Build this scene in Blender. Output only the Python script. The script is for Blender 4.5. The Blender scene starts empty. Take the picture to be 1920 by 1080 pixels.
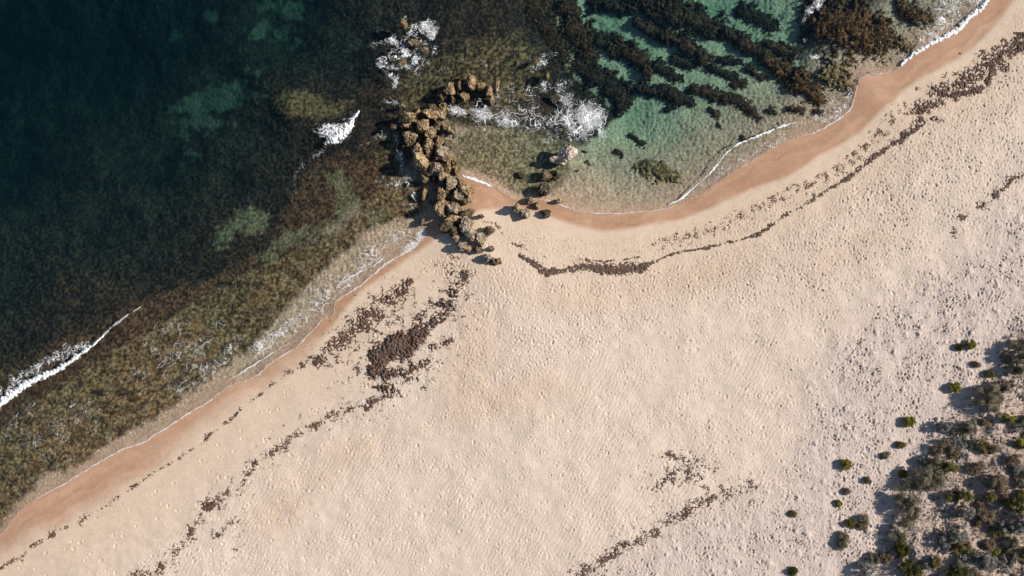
import bpy, bmesh, math, random
import numpy as np

# ------------------------------------------------------------------ camera, sky, sun, exposure
scene = bpy.context.scene
CAM_H = 64.0            # drone height, metres
PPM = 20.0              # photo pixels per metre at sea level (1920 px = 96 m)
cam_d = bpy.data.cameras.new('camera')
cam_d.sensor_width = 36.0
cam_d.lens = 36.0 * CAM_H / 96.0
cam_d.clip_start = 0.5
cam_d.clip_end = 3000.0
cam = bpy.data.objects.new('camera', cam_d)
cam.location = (0, 0, CAM_H)
cam.rotation_euler = (0, 0, 0)
scene.collection.objects.link(cam)
scene.camera = cam

SUN_EL = math.radians(31.0)
SUN_X, SUN_Y = 0.98, 0.20          # horizontal direction towards the sun (photo right, a little up)
SUN_ROT = math.atan2(SUN_X, SUN_Y)
world = bpy.data.worlds.new('World')
scene.world = world
world.use_nodes = True
wn, wl = world.node_tree.nodes, world.node_tree.links
wn.clear()
sky = wn.new('ShaderNodeTexSky')
sky.sky_type = 'NISHITA'
sky.sun_disc = False
sky.sun_elevation = SUN_EL
sky.sun_rotation = SUN_ROT
sky.altitude = 10
sky.air_density = 1.0
sky.dust_density = 0.6
sky.ozone_density = 1.5
bg = wn.new('ShaderNodeBackground')
bg.inputs['Strength'].default_value = 0.065
wo = wn.new('ShaderNodeOutputWorld')
wl.new(sky.outputs[0], bg.inputs[0])
wl.new(bg.outputs[0], wo.inputs[0])

sun_d = bpy.data.lights.new('sun', 'SUN')
sun_d.energy = 5.0
sun_d.angle = math.radians(0.5)
sun_d.color = (1.0, 0.93, 0.83)
sun = bpy.data.objects.new('sun', sun_d)
scene.collection.objects.link(sun)
_hl = math.hypot(SUN_X, SUN_Y)
from mathutils import Vector
sun.rotation_euler = Vector((SUN_X / _hl * math.cos(SUN_EL), SUN_Y / _hl * math.cos(SUN_EL), math.sin(SUN_EL))).to_track_quat('Z', 'Y').to_euler()
sun.location = (60, 15, 50)

scene.view_settings.view_transform = 'Standard'
scene.view_settings.look = 'None'
scene.view_settings.gamma = 1.0
scene.view_settings.use_curve_mapping = False
scene.view_settings.exposure = 0.35
scene.cycles.use_denoising = True
scene.cycles.max_bounces = 5
scene.cycles.transparent_max_bounces = 12
scene.cycles.volume_bounces = 0

rng = np.random.default_rng(7)
random.seed(7)

# ------------------------------------------------------------------ helpers: noise
def _hash(ix, iy, seed):
    h = ix.astype(np.uint32) * np.uint32(374761393) + iy.astype(np.uint32) * np.uint32(668265263) + np.uint32((seed * 974634777) & 0xFFFFFFFF)
    h = (h ^ (h >> np.uint32(13))) * np.uint32(1274126177)
    return h ^ (h >> np.uint32(16))
def hash01(ix, iy, seed):
    return _hash(ix, iy, seed) * (1.0 / 4294967295.0)
_GA = np.arange(256) * 2 * math.pi / 256
_GC, _GS = np.cos(_GA), np.sin(_GA)
def perlin(x, y, seed=0):
    x = np.asarray(x, float); y = np.asarray(y, float)
    x0 = np.floor(x); y0 = np.floor(y)
    fx, fy = x - x0, y - y0
    u = fx * fx * fx * (fx * (fx * 6 - 15) + 10)
    v = fy * fy * fy * (fy * (fy * 6 - 15) + 10)
    x0 = x0.astype(np.int64); y0 = y0.astype(np.int64)
    def g(dx, dy):
        k = _hash(x0 + dx, y0 + dy, seed) & 255
        return _GC[k] * (fx - dx) + _GS[k] * (fy - dy)
    a, b, c, d = g(0, 0), g(1, 0), g(0, 1), g(1, 1)
    return 1.5 * ((a + (b - a) * u) * (1 - v) + (c + (d - c) * u) * v)
def fbm(x, y, octs=4, seed=0, gain=0.5):
    s, a, f, t = 0.0, 1.0, 1.0, 0.0
    for o in range(octs):
        s = s + a * perlin(x * f + 17.3 * o, y * f - 9.1 * o, seed + o * 31)
        t += a; a *= gain; f *= 2.03
    return s / t
def worley(x, y, seed=0, jit=0.95):
    """F1 and F2 distances of jittered cell points."""
    ix = np.floor(x).astype(np.int64); iy = np.floor(y).astype(np.int64)
    f1 = np.full(np.shape(x), 9.0); f2 = np.full(np.shape(x), 9.0)
    for dx in (-1, 0, 1):
        for dy in (-1, 0, 1):
            cx, cy = ix + dx, iy + dy
            px = cx + 0.5 + jit * (hash01(cx, cy, seed) - 0.5)
            py = cy + 0.5 + jit * (hash01(cx, cy, seed + 5) - 0.5)
            d = np.hypot(x - px, y - py)
            f2 = np.minimum(f2, np.maximum(f1, d)); f1 = np.minimum(f1, d)
    return f1, f2
def pits(U, V, cell, seed, rad, dens, ang=None):
    """Sum of footprint-like pits with a raised rim; dens (0..1) is how many cells hold one."""
    x, y = U / cell, V / cell
    ix = np.floor(x).astype(np.int64); iy = np.floor(y).astype(np.int64)
    out = np.zeros(np.shape(U))
    for dx in (-1, 0, 1):
        for dy in (-1, 0, 1):
            cx, cy = ix + dx, iy + dy
            px = (cx + 0.5 + 0.9 * (hash01(cx, cy, seed) - 0.5)) * cell
            py = (cy + 0.5 + 0.9 * (hash01(cx, cy, seed + 1) - 0.5)) * cell
            a = hash01(cx, cy, seed + 2) * 6.283
            r = rad * (0.6 + 0.8 * hash01(cx, cy, seed + 3))
            el = 1.0 + 0.9 * hash01(cx, cy, seed + 4)
            on = (hash01(cx, cy, seed + 6) < dens)
            ddx, ddy = U - px, V - py
            ca, sa = np.cos(a), np.sin(a)
            q = ((ddx * ca + ddy * sa) / (r * el)) ** 2 + ((-ddx * sa + ddy * ca) / r) ** 2
            out += on * (-np.exp(-q) + 0.45 * np.exp(-((np.sqrt(q) - 1.5) / 0.45) ** 2))
    return out
def pits_w(w, U, V, *a):
    """pits() times the weight w, worked out only where w counts."""
    out = np.zeros(np.shape(U)); k = np.broadcast_to(w, out.shape) > 0.01
    if k.any(): out[k] = np.broadcast_to(w, out.shape)[k] * pits(U[k], V[k], *a)
    return out
def sstep(a, b, x):
    t = np.clip((x - a) / (b - a), 0, 1)
    return t * t * (3 - 2 * t)
def mix(a, b, t):
    t = np.asarray(t)[..., None]
    return np.asarray(a) * (1 - t) + np.asarray(b) * t

# ------------------------------------------------------------------ helpers: lines and areas, laid out in metres*20 ("u right, v down")
def seg_dist(U, V, pts, closed=False, widths=None):
    """Distance to a polyline, and (if widths are given) the width interpolated at the closest point."""
    P = np.asarray(pts, float)
    if closed: P = np.vstack([P, P[:1]])
    best = np.full(np.shape(U), 1e9); wb = np.zeros(np.shape(U))
    for i in range(len(P) - 1):
        ax, ay = P[i]; bx, by = P[i + 1]
        dx, dy = bx - ax, by - ay
        t = np.clip(((U - ax) * dx + (V - ay) * dy) / (dx * dx + dy * dy + 1e-9), 0, 1)
        d = np.hypot(U - ax - t * dx, V - ay - t * dy)
        m = d < best
        best = np.where(m, d, best)
        if widths is not None:
            wb = np.where(m, widths[i] + (widths[i + 1] - widths[i]) * t, wb)
    return (best, wb) if widths is not None else best
def inside(U, V, pts):
    P = np.asarray(pts, float); c = np.zeros(np.shape(U), bool)
    n = len(P); j = n - 1
    for i in range(n):
        xi, yi = P[i]; xj, yj = P[j]
        if yi != yj:
            m = ((yi > V) != (yj > V)) & (U < (xj - xi) * (V - yi) / (yj - yi) + xi)
            c ^= m
        j = i
    return c
def poly_sd(U, V, pts):
    d = seg_dist(U, V, pts, True)
    return np.where(inside(U, V, pts), d, -d)
def chaikin(P, k=2):
    P = [tuple(map(float, p)) for p in P]
    for _ in range(k):
        Q = [P[0]]
        for a, b in zip(P[:-1], P[1:]):
            Q.append(tuple(.75 * x + .25 * y for x, y in zip(a, b))); Q.append(tuple(.25 * x + .75 * y for x, y in zip(a, b)))
        P = Q + [P[-1]]
    return P
CU0, CV0, CST = -700.0, -700.0, 5.0
_cu = np.arange(CU0, 2700, CST); _cv = np.arange(CV0, 1800, CST)
GU, GV = np.meshgrid(_cu, _cv)
def sample(F, U, V):
    x = np.clip((U - CU0) / CST, 0, F.shape[1] - 1.001); y = np.clip((V - CV0) / CST, 0, F.shape[0] - 1.001)
    i = x.astype(int); j = y.astype(int); fx = x - i; fy = y - j
    return (F[j, i] * (1 - fx) + F[j, i + 1] * fx) * (1 - fy) + (F[j + 1, i] * (1 - fx) + F[j + 1, i + 1] * fx) * fy

SHORE = [(-900,1680),(-400,1320),(-120,1100),(0,1008),(28,968),(62,937),(120,908),(137,897),(180,870),(210,853),(235,840),(275,828),(285,818),(320,798),(357,772),
 (395,752),(412,735),(440,719),(470,712),(490,699),(502,684),(530,665),(550,657),(566,642),(574,631),(592,614),(604,600),(621,598),(627,583),(626,569),
 (645,555),(670,540),(697,518),(704,511),(725,493),(755,476),(784,458),(788,447),(802,428),(820,405),(838,380),(850,352),(862,334),(872,329),(890,338),
 (912,343),(928,352),(941,362),(957,372),(982,379),(1003,372),(1030,376),(1062,390),(1100,398),(1140,401),(1200,398),(1240,393),(1272,385),(1300,373),(1335,352),(1375,322),
 (1410,302),(1440,283),(1470,267),(1500,257),(1525,249),(1548,239),(1566,227),(1585,214),(1598,200),(1602,185),(1606,165),(1612,146),(1640,139),
 (1670,137),(1686,129),(1697,118),(1713,102),(1741,84),(1771,69),(1801,56),(1815,34),(1841,17),(1854,0),(1885,-40),(2000,-170),(2700,-800)]
WETLINE = [(-900,1740),(-300,1270),(0,1046),(60,1012),(120,985),(200,936),(280,886),(320,850),(400,792),(440,763),(500,725),(560,676),(600,636),(624,612),(640,584),(672,549),(706,524),
 (762,487),(805,455),(850,420),(885,396),(930,392),(958,387),(1000,393),(1030,405),(1060,416),(1100,428),(1140,433),(1200,425),(1260,415),(1310,400),(1370,374),(1420,346),
 (1462,339),(1500,318),(1540,287),(1600,260),(1621,240),(1650,206),(1676,190),(1691,170),(1720,150),(1772,125),(1830,85),(1860,55),(1890,15),(1906,-10),(2060,-170),(2700,-740)]
LAND_TAIL = [(5000,-900),(5000,5000),(-5000,5000),(-5000,1900)]
F_shore = poly_sd(GU, GV, chaikin(SHORE, 1) + LAND_TAIL)      # >0 on land
F_wet = poly_sd(GU, GV, chaikin(WETLINE, 1) + LAND_TAIL)      # >0 above the wet band

GROYNE = [(768,222),(795,240),(808,275),(812,310),(832,345),(842,385),(860,415),(880,440),(905,462)]
F_gro = seg_dist(GU, GV, GROYNE)

# sea depth control points (u, v, metres)
DEPTH = [(-600,0,9),(-300,500,6),(0,60,6.5),(0,300,4.6),(0,520,2.4),(0,650,1.5),(200,100,6),(300,60,5.0),(200,400,2.8),(150,600,1.1),(0,760,.8),(120,690,.7),(100,800,.42),(250,640,.5),(250,720,.38),
 (350,560,.8),(330,640,.4),(300,300,3.4),(400,180,3.6),(530,60,3.6),(550,20,3.8),(430,330,2.4),(400,500,1.3),(460,430,1.1),(540,455,.8),(560,200,.9),(640,250,.8),(600,380,.7),(700,320,.5),(480,250,2.4),(500,350,1.6),(300,450,2.2),
 (500,540,.5),(600,470,.5),(680,420,.42),(740,380,.45),(640,90,2.4),(700,30,1.7),(740,180,.7),(780,20,1.4),(880,40,1.1),(930,100,.7),(880,140,.5),(900,300,.40),(980,280,.5),(1000,40,1.1),(1050,130,.9),(1000,200,.5),(850,100,.9),
 (1100,160,1.2),(1150,60,1.5),(1200,230,1.35),(1150,290,.95),(1230,330,.65),(1320,260,.8),(1100,360,.35),(1300,120,1.2),(1350,30,1.5),(1400,180,.95),(1420,100,1.2),(1480,70,1.4),(1560,60,.5),(1560,150,.4),
 (1500,230,.5),(1640,60,.5),(1700,20,.8),(1730,70,.5),(600,-300,6),(1100,-300,4),(1600,-300,3),(-300,1100,2.5),(-100,950,.6)]
_w = np.zeros_like(GU); _d = np.zeros_like(GU)
for (a, b, d) in DEPTH:
    ww = 1.0 / ((GU - a) ** 2 + (GV - b) ** 2 + 900.0) ** 1.6
    _w += ww; _d += ww * d
F_depth = _d / _w
def zone(pts):
    return poly_sd(GU, GV, pts)
def blob(cx, cy, rx, ry, ang=0.0):
    a = math.radians(ang); ca, sa = math.cos(a), math.sin(a)
    x = (GU - cx) * ca + (GV - cy) * sa; y = -(GU - cx) * sa + (GV - cy) * ca
    return (1 - np.hypot(x / rx, y / ry)) * min(rx, ry)
# bottom cover zones
F_olive = zone([(-700,1500),(-700,1250),(-200,960),(0,800),(90,735),(200,655),(300,605),(400,545),(470,505),(545,470),(620,440),(670,400),(700,350),(740,330),(790,340),(800,400),(740,412),(690,432),(640,478),(590,520),
    (545,568),(500,618),(470,650),(430,682),(400,706),(365,732),(300,778),(260,800),(200,832),(165,866),(120,886),(86,886),(70,905),(50,935),(20,975),(0,1004),(-120,1090)])
F_red = zone([(-200,900),(-200,800),(0,690),(110,640),(230,585),(330,545),(410,510),(505,455),(520,410),(550,350),(590,300),(640,285),(700,300),(740,340),(690,372),(640,392),(600,430),(540,470),(450,512),(370,560),(240,640),(110,725),(0,795)])
F_brownreef = zone([(505,190),(530,168),(575,172),(620,185),(660,190),(640,215),(585,222),(540,222)])
F_gold = zone([(740,170),(800,120),(860,90),(930,60),(1000,80),(1010,160),(960,250),(860,240),(760,215),(700,280),(690,330),(760,330),(780,300),(740,220)])
F_cove = zone([(855,250),(960,235),(1060,270),(1090,300),(1050,345),(1000,375),(940,365),(880,335),(850,345)])
F_pool = zone([(1040,380),(1070,330),(1060,290),(1120,255),(1160,215),(1060,130),(1040,30),(1060,-120),(1150,-260),(1350,-330),(1520,-220),(1500,-60),(1510,20),(1490,90),(1520,150),(1560,190),(1610,190),(1600,215),(1480,262),(1380,330),(1300,380),(1200,402),(1100,402)])
F_trsand = zone([(1690,-40),(1900,-60),(1840,20),(1760,90),(1720,90),(1700,40)])
PALE = [(470,415,32,26,0),(545,450,44,16,-25),(425,440,18,26,20),(505,480,20,14,0),(650,378,28,26,0),(705,405,24,14,-20),(620,430,22,16,0),(640,340,26,18,30),(735,250,20,12,0)]
DEEPSAND = [(400,188,72,24,-12),(445,170,30,14,-30),(485,55,26,16,-40),(530,62,18,14,-20),(548,18,26,16,10),(395,30,18,9,0),(330,66,14,8,0),(660,82,11,13,0),(556,84,10,12,0),(500,8,14,10,0),(470,135,8,6,0),(380,230,40,14,0),
            (365,290,9,7,0),(345,255,9,9,0),(400,150,9,7,0),(480,180,12,6,0),(330,205,16,8,0)]
F_pale = np.full_like(GU, -1e3)
for b in PALE: F_pale = np.maximum(F_pale, blob(*b))
F_dsand = np.full_like(GU, -1e3)
for b in DEEPSAND: F_dsand = np.maximum(F_dsand, blob(*b))
# sand texture zones
F_steps = zone([(830,470),(905,480),(935,470),(990,500),(1060,520),(1150,512),(1240,495),(1330,470),(1430,445),(1520,395),(1620,320),(1700,240),(1800,190),(1870,130),(2300,-200),(2300,420),(1900,360),(1780,430),(1640,540),(1500,600),(1340,580),(1180,640),
    (1060,680),(980,760),(900,820),(860,780),(850,650),(870,560),(780,500),(800,470)])
F_low = zone([(900,420),(960,420),(1050,440),(1150,447),(1250,432),(1330,410),(1420,370),(1500,345),(1560,320),(1640,260),(1700,205),(1740,165),(1800,140),(1880,60),(1960,-20),(2100,-100),(2000,60),(1870,130),(1800,190),(1700,240),(1620,320),(1520,395),(1430,445),(1330,470),(1240,495),(1150,512),(1060,520),(990,500),(930,450)])
F_rough = zone([(2200,330),(1900,380),(1790,470),(1650,560),(1560,640),(1500,740),(1490,830),(1470,900),(1420,930),(1300,960),(1200,1010),(1100,1060),(1000,1150),(1100,1500),(2600,1500),(2600,330)])
F_dune = zone([(2200,540),(1930,590),(1850,700),(1760,780),(1720,860),(1670,930),(1630,1010),(1590,1080),(1500,1250),(1600,1600),(2700,1600),(2700,400)])
F_warm = np.full_like(GU, -1e3)
for b in [(880,690,60,130,15),(960,745,120,46,-12),(640,860,130,34,-30),(1320,520,130,26,-14),(1060,560,90,22,0),(520,960,60,46,-30),(930,520,40,16,30),(1600,470,100,26,-30)]:
    F_warm = np.maximum(F_warm, blob(*b))

def shore_sd(U, V):
    return sample(F_shore, U, V) + 2.2 * fbm(U / 22, V / 22, 3, 5)
# ------------------------------------------------------------------ the ground surface as a function
def ground(U, V, fine=1.0, want_col=False):
    sd = shore_sd(U, V); sw = sample(F_wet, U, V)
    wob = fbm(U / 60, V / 60, 3, 3)
    land = sd > 0
    m = sd / PPM
    # --- beach profile
    zl = 0.075 * np.clip(m, 0, 9) + 0.035 * np.clip(m - 9, 0, 40) + 0.10 * wob * sstep(2, 10, m)
    dune = sstep(-30, 160, sample(F_dune, U, V) + 30 * wob)
    zl = zl + dune * (0.9 + 1.1 * fbm(U / 130, V / 130, 3, 12))
    steps = sstep(-8, 22, sample(F_steps, U, V) + 14 * wob)
    rough = sstep(-40, 60, sample(F_rough, U, V) + 40 * wob)
    low = sstep(-6, 12, sample(F_low, U, V) + 8 * wob)
    dry = sstep(0, 50, sw)
    f = fine
    n1 = fbm(U / 9, V / 9, 3, 21); n2 = fbm(U / 26, V / 26, 3, 22)
    calm = sstep(-0.25, 0.25, fbm(U / 75, V / 55, 3, 25))      # wind-smoothed patches between trampled ones
    la = land * 1.0; k1 = la * steps * (0.7 + 0.3 * calm)
    zf = 0.060 * pits_w(k1, U, V, 5.4, 100, 1.35, 0.6) + 0.055 * pits_w(k1, U + 4, V, 8.5, 130, 1.8, 0.4) + 0.012 * k1 * n1
    zf = zf + 0.045 * pits_w(la * low * dry, U, V, 5.6, 150, 1.35, 0.5)
    gen = la * dry * (1 - steps) * (1 - low) * sstep(np.where(U < 860, 90, 25), np.where(U < 860, 170, 110), sw + 20 * wob)
    k2 = gen * (0.35 + 0.65 * calm)
    zf = zf + 0.046 * pits_w(k2, U, V, 5.0, 170, 1.25, 0.55) + k2 * (0.010 * n1 + 0.012 * n2)
    zf = zf + 0.055 * pits_w(la * sstep(12, 40, sw) * (1 - steps) * (1 - low), U, V, 14.0, 190, 1.8, 0.34)
    # wind ripples
    wph = (U * 0.80 + V * 0.45) / 7.0 * 6.283 + 7.0 * fbm(U / 45, V / 45, 3, 31)
    rip = gen * sstep(-0.15, 0.35, fbm(U / 150, V / 150, 2, 33) + 0.15 * sstep(700, 900, V)) * (1 - rough)
    zf = zf + rip * 0.008 * np.sin(wph)
    rough = rough * la
    zf = zf + 0.080 * pits_w(rough * (0.4 + 0.6 * calm), U, V, 6.8, 210, 1.55, 0.6) + 0.10 * np.maximum(0, -pits_w(rough, U, V, 27.0, 230, 4.0, 0.35) - 0.1) + rough * (0.05 * n2 + 0.02 * n1)
    zf = zf + dune * 0.06 * n2
    zl = zl + f * zf
    # --- sea bed
    D = sample(F_depth, U, V) * (1 + 0.18 * wob) * (0.85 + 0.65 * sstep(900, 1120, U))
    q = np.clip(-m, 0, None)
    zs = -D * (1 - np.exp(-q / (1.1 + 1.5 * np.clip(D, 0, 3)))) - 0.004 * np.minimum(q, 3)
    wa = 7 * fbm(U / 14, V / 14, 3, 41); wb = 12 * fbm(U / 30, V / 30, 3, 43)
    z_ol = sstep(-6, 7, sample(F_olive, U, V) + 1.4 * wa + 0.8 * wb)
    z_red = sstep(-8, 8, sample(F_red, U, V) + wa + wb)
    z_br = sstep(-5, 8, sample(F_brownreef, U, V) + wa + wb)
    z_go = sstep(-22, 26, sample(F_gold, U, V) + 2.5 * wb + wa)
    z_co = sstep(-14, 14, sample(F_cove, U, V) + wa + 1.2 * wb)
    z_po = sstep(-4, 5, sample(F_pool, U, V) + wa)
    z_tr = sstep(-6, 8, sample(F_trsand, U, V) + wa)
    z_pa = sstep(-4, 7, sample(F_pale, U, V) + 2.2 * wa + wb) * 0.8
    z_ds = sstep(-6, 8, sample(F_dsand, U, V) + 2.4 * wa + wb)
    shoresand = sstep(-1.1, -0.3, -q + 0.35 * wob) * 1.0
    shoresand = np.maximum(shoresand, 1 - np.clip(np.maximum.reduce([z_ol, z_red, z_go, z_co, z_br]) + sstep(4.5, 7.0, q), 0, 1))
    sandy = np.clip(np.maximum.reduce([z_po, z_tr, z_ds, shoresand, 0.8 * z_pa]), 0, 1)
    n3 = fbm(U / 5.5, V / 5.5, 2, 51); n4 = fbm(U / 17, V / 17, 3, 53)
    weedy = (1 - sandy)
    wf1, wf2 = worley(U / 8.5 + 0.9 * wob + 0.5 * n4, V / 6.0 + 0.5 * n3, 58); caust = 0.5 - (wf2 - wf1)  # cell net imitating caustics, used for sand relief and colour
    amp = np.minimum(0.11, 0.035 + 0.06 * D) * sstep(0.2, 2.0, q)
    zs = zs + f * (weedy * amp * (1.1 * n3 + 1.0 * n4) + sandy * 0.16 * caust * sstep(0.3, 2.0, q)
                   + sandy * 0.03 * n3 * sstep(0.3, 2.0, q))
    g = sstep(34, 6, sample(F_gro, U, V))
    zs = np.where(land, zs, np.maximum(zs, zs * (1 - g) - 0.06 * g))
    z = np.where(land, zl, np.minimum(zs, -0.004 * np.clip(q, 0, 1)))
    if not want_col:
        return z
    # --- colours (albedo, with caustic light and groyne gap shade painted in)
    lft = sstep(640, 540, U)
    wetf = 1 - sstep(-5 - 27 * lft, 6 + 11 * lft, sw + (3 + 9 * lft) * wob)
    c_dry = mix((0.652, 0.532, 0.438), (0.632, 0.490, 0.372), 1 - sstep(20, 200, sw + 30 * wob))
    c_dry = mix(c_dry, (0.595, 0.488, 0.430), rough)
    warm = sstep(-30, 40, sample(F_warm, U, V) + 26 * wob) * (0.55 + 0.45 * n2)
    c_dry = mix(c_dry, (0.50, 0.33, 0.20), 0.5 * warm * dry * (1 - rough))
    c_dry = c_dry * (1 + 0.05 * n2 + 0.05 * wob)[..., None]
    c_dry = mix(c_dry, (0.44, 0.33, 0.275), dune * 0.85)
    straw = dune * sstep(0.05, 0.4, fbm(U / 7, V / 7, 3, 61) + 0.35 * fbm(U / 40, V / 40, 2, 63))
    c_dry = mix(c_dry, (0.22, 0.17, 0.12), 0.4 * straw)
    litter = low * dry * sstep(0.28, 0.55, fbm(U / 4.2, V / 4.2, 2, 65) + 0.25 * fbm(U / 35, V / 20, 2, 67))
    c_dry = mix(c_dry, (0.22, 0.13, 0.09), 0.5 * litter)
    c_wet = mix((0.425, 0.245, 0.150), (0.475, 0.290, 0.190), sstep(-0.4, 0.6, wob + 0.5 * sstep(700, 400, U)))
    along = (U * 0.8 - V * 0.6)
    c_wet = c_wet * (1 + 0.22 * fbm(sd / 11 + 1.5 * wob, along / 170, 3, 73) + 0.07 * fbm(sd / 4 + 2 * wob, along / 60, 2, 75))[..., None]
    c_land = mix(c_dry, c_wet, wetf)
    mc = 1 - 0.6 * sstep(1.0, 3.0, D)
    mott = np.clip(0.44 + mc * (1.4 * n3 + 0.7 * n4), 0, 1)
    c_deep = mix((0.011, 0.008, 0.007), (0.095, 0.048, 0.028), np.clip(mott * 1.1 - 0.2 + 0.6 * wob + 0.3 * n2, 0, 1))
    c_ol = mix((0.050, 0.030, 0.014), (0.35, 0.215, 0.105), np.clip(mott * 0.95, 0, 1))
    c_ol = mix(c_ol, (0.20, 0.11, 0.045), 0.5 * sstep(0.1, 0.5, fbm(U / 45, V / 45, 3, 71)))
    p1 = sstep(0.0, 0.3, fbm(U / 34, V / 26, 3, 171)); p2 = sstep(0.12, 0.38, fbm(U / 24, V / 20, 3, 173)); p3 = sstep(0.2, 0.34, fbm(U / 13, V / 11, 3, 175))
    c_ol = mix(c_ol, mix((0.028, 0.015, 0.008), (0.16, 0.085, 0.04), mott), 0.8 * p1)
    c_ol = mix(c_ol, mix((0.14, 0.11, 0.065), (0.40, 0.31, 0.20), mott), 0.7 * p2 * sstep(7, 2, q))
    c_ol = mix(c_ol, (0.025, 0.018, 0.012), 0.7 * p3)
    c_red = mix((0.028, 0.012, 0.008), (0.17, 0.085, 0.045), mott)
    c_go = mix((0.026, 0.016, 0.009), (0.25, 0.155, 0.072), np.clip(mott * 1.15 - 0.15, 0, 1))
    p4 = sstep(0.05, 0.35, fbm(U / 22, V / 18, 3, 177))
    c_go = mix(c_go, mix((0.02, 0.012, 0.008), (0.12, 0.07, 0.035), mott), 0.85 * p4)
    c_co = mix((0.10, 0.072, 0.04), (0.36, 0.27, 0.155), mott)
    c_sand = mix((0.38, 0.29, 0.19), (0.56, 0.44, 0.29), np.clip(mott * 0.5 + 0.25 + 0.6 * caust, 0, 1))  # bright net of caustic light painted into the sand colour
    c_shs = mix((0.40, 0.265, 0.18), (0.54, 0.375, 0.27), mott)
    c_pale = mix((0.09, 0.075, 0.04), (0.27, 0.22, 0.125), mott)
    c = mix(c_deep, c_go, z_go)
    c = mix(c, c_red, z_red); c = mix(c, c_ol, z_ol * (1 - 0.75 * z_red))
    c = mix(c, mix((0.05, 0.03, 0.015), (0.24, 0.15, 0.07), mott), z_br)
    c = mix(c, c_co, z_co)
    c = mix(c, c_pale, z_pa); c = mix(c, c_sand, z_ds * 0.20); c = mix(c, c_sand, z_po); c = mix(c, mix((0.2, 0.17, 0.12), (0.42, 0.34, 0.24), mott), z_tr)
    c = mix(c, c_shs, shoresand)
    c = mix(c, (0.055, 0.04, 0.026), g * 0.9 * (sd < 20))  # dark rubble ground, with the shade of boulder gaps put into it
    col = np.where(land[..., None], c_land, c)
    grain = np.where(land, (1 - 0.95 * wetf) * np.clip(0.22 + 0.5 * k2 + 0.75 * k1 + 0.8 * rough + 0.35 * low, 0, 1), 1.0)
    return z, np.clip(col, 0.004, 0.9), np.where(land, wetf, 0.0), grain

def W(u, v, z):
    """Photo-metre position (u, v) of a point lying at height z: the spot on the ground plan it stands over."""
    k = (CAM_H - z) / CAM_H / PPM
    return (u - 960.0) * k, (540.0 - v) * k, z

# ------------------------------------------------------------------ helpers: meshes, objects, materials
COL = scene.collection
def link(o, parent=None):
    COL.objects.link(o)
    if parent is not None: o.parent = parent
    return o
def tag(o, label=None, cat=None, group=None, kind=None):
    if label: o['label'] = label
    if cat: o['category'] = cat
    if group: o['group'] = group
    if kind: o['kind'] = kind
    return o
def mesh_np(name, co, faces, mat, smooth=True, attrs=None):
    """co n*3, faces m*k with a fixed k; attrs: name -> n (float) or n*3 (colour), per point."""
    me = bpy.data.meshes.new(name)
    co = np.asarray(co, np.float32); faces = np.asarray(faces, np.int32)
    n, (m, k) = len(co), faces.shape
    me.vertices.add(n); me.vertices.foreach_set('co', co.ravel())
    me.loops.add(m * k); me.loops.foreach_set('vertex_index', faces.ravel())
    me.polygons.add(m)
    me.polygons.foreach_set('loop_start', np.arange(0, m * k, k, dtype=np.int32))
    me.polygons.foreach_set('loop_total', np.full(m, k, np.int32))
    me.polygons.foreach_set('use_smooth', np.full(m, smooth))
    me.update(calc_edges=True)
    for an, a in (attrs or {}).items():
        a = np.asarray(a, np.float32)
        if a.ndim == 2:
            at = me.attributes.new(an, 'FLOAT_COLOR', 'POINT')
            at.data.foreach_set('color', np.hstack([a, np.ones((n, 1), np.float32)]).ravel())
        else:
            at = me.attributes.new(an, 'FLOAT', 'POINT')
            at.data.foreach_set('value', a.ravel())
    if mat: me.materials.append(mat)
    return me
def obj(name, me, parent=None):
    return link(bpy.data.objects.new(name, me), parent)
def empty(name, loc=(0, 0, 0)):
    o = bpy.data.objects.new(name, None); o.location = loc; o.empty_display_size = 0.3
    return link(o)

class NT:
    def __init__(s, name):
        s.m = bpy.data.materials.new(name); s.m.use_nodes = True
        s.t = s.m.node_tree; s.t.nodes.clear()
        s.out = s.t.nodes.new('ShaderNodeOutputMaterial')
    def n(s, typ, **kw):
        nd = s.t.nodes.new(typ)
        for k, v in kw.items():
            if k[0] == '_': setattr(nd, k[1:], v)
            else:
                key = int(k[1:]) if k[0] == 'i' and k[1:].isdigit() else k.replace('__', ' ')
                if hasattr(v, 'is_linked') or hasattr(v, 'links'): s.t.links.new(v, nd.inputs[key])
                else: nd.inputs[key].default_value = v
        return nd
    def link(s, a, b): s.t.links.new(a, b)
    def noise(s, scale, detail=4, rough=0.55, vec=None):
        nd = s.n('ShaderNodeTexNoise', Scale=scale, Detail=detail, Roughness=rough)
        s.link(vec if vec is not None else s.pos(), nd.inputs['Vector'])
        return nd.outputs['Fac']
    def pos(s):
        if not hasattr(s, '_p'): s._p = s.t.nodes.new('ShaderNodeNewGeometry')
        return s._p.outputs['Position']
    def attr(s, name, col=True):
        a = s.n('ShaderNodeAttribute', _attribute_name=name)
        return a.outputs['Color'] if col else a.outputs['Fac']
    def rng(s, val, a, b, c=0.0, d=1.0):
        return s.n('ShaderNodeMapRange', Value=val, **{'From__Min': a, 'From__Max': b, 'To__Min': c, 'To__Max': d}).outputs[0]
    def mul(s, col, fac):
        v = s.n('ShaderNodeVectorMath', _operation='SCALE')
        s.link(col, v.inputs[0]); s.link(fac, v.inputs['Scale'])
        return v.outputs[0]
    def math(s, op, a, b):
        return s.n('ShaderNodeMath', _operation=op, i0=a, i1=b).outputs[0]
    def bump(s, h, dist, strength=1.0):
        return s.n('ShaderNodeBump', Height=h, Distance=dist, Strength=strength).outputs[0]

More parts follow.
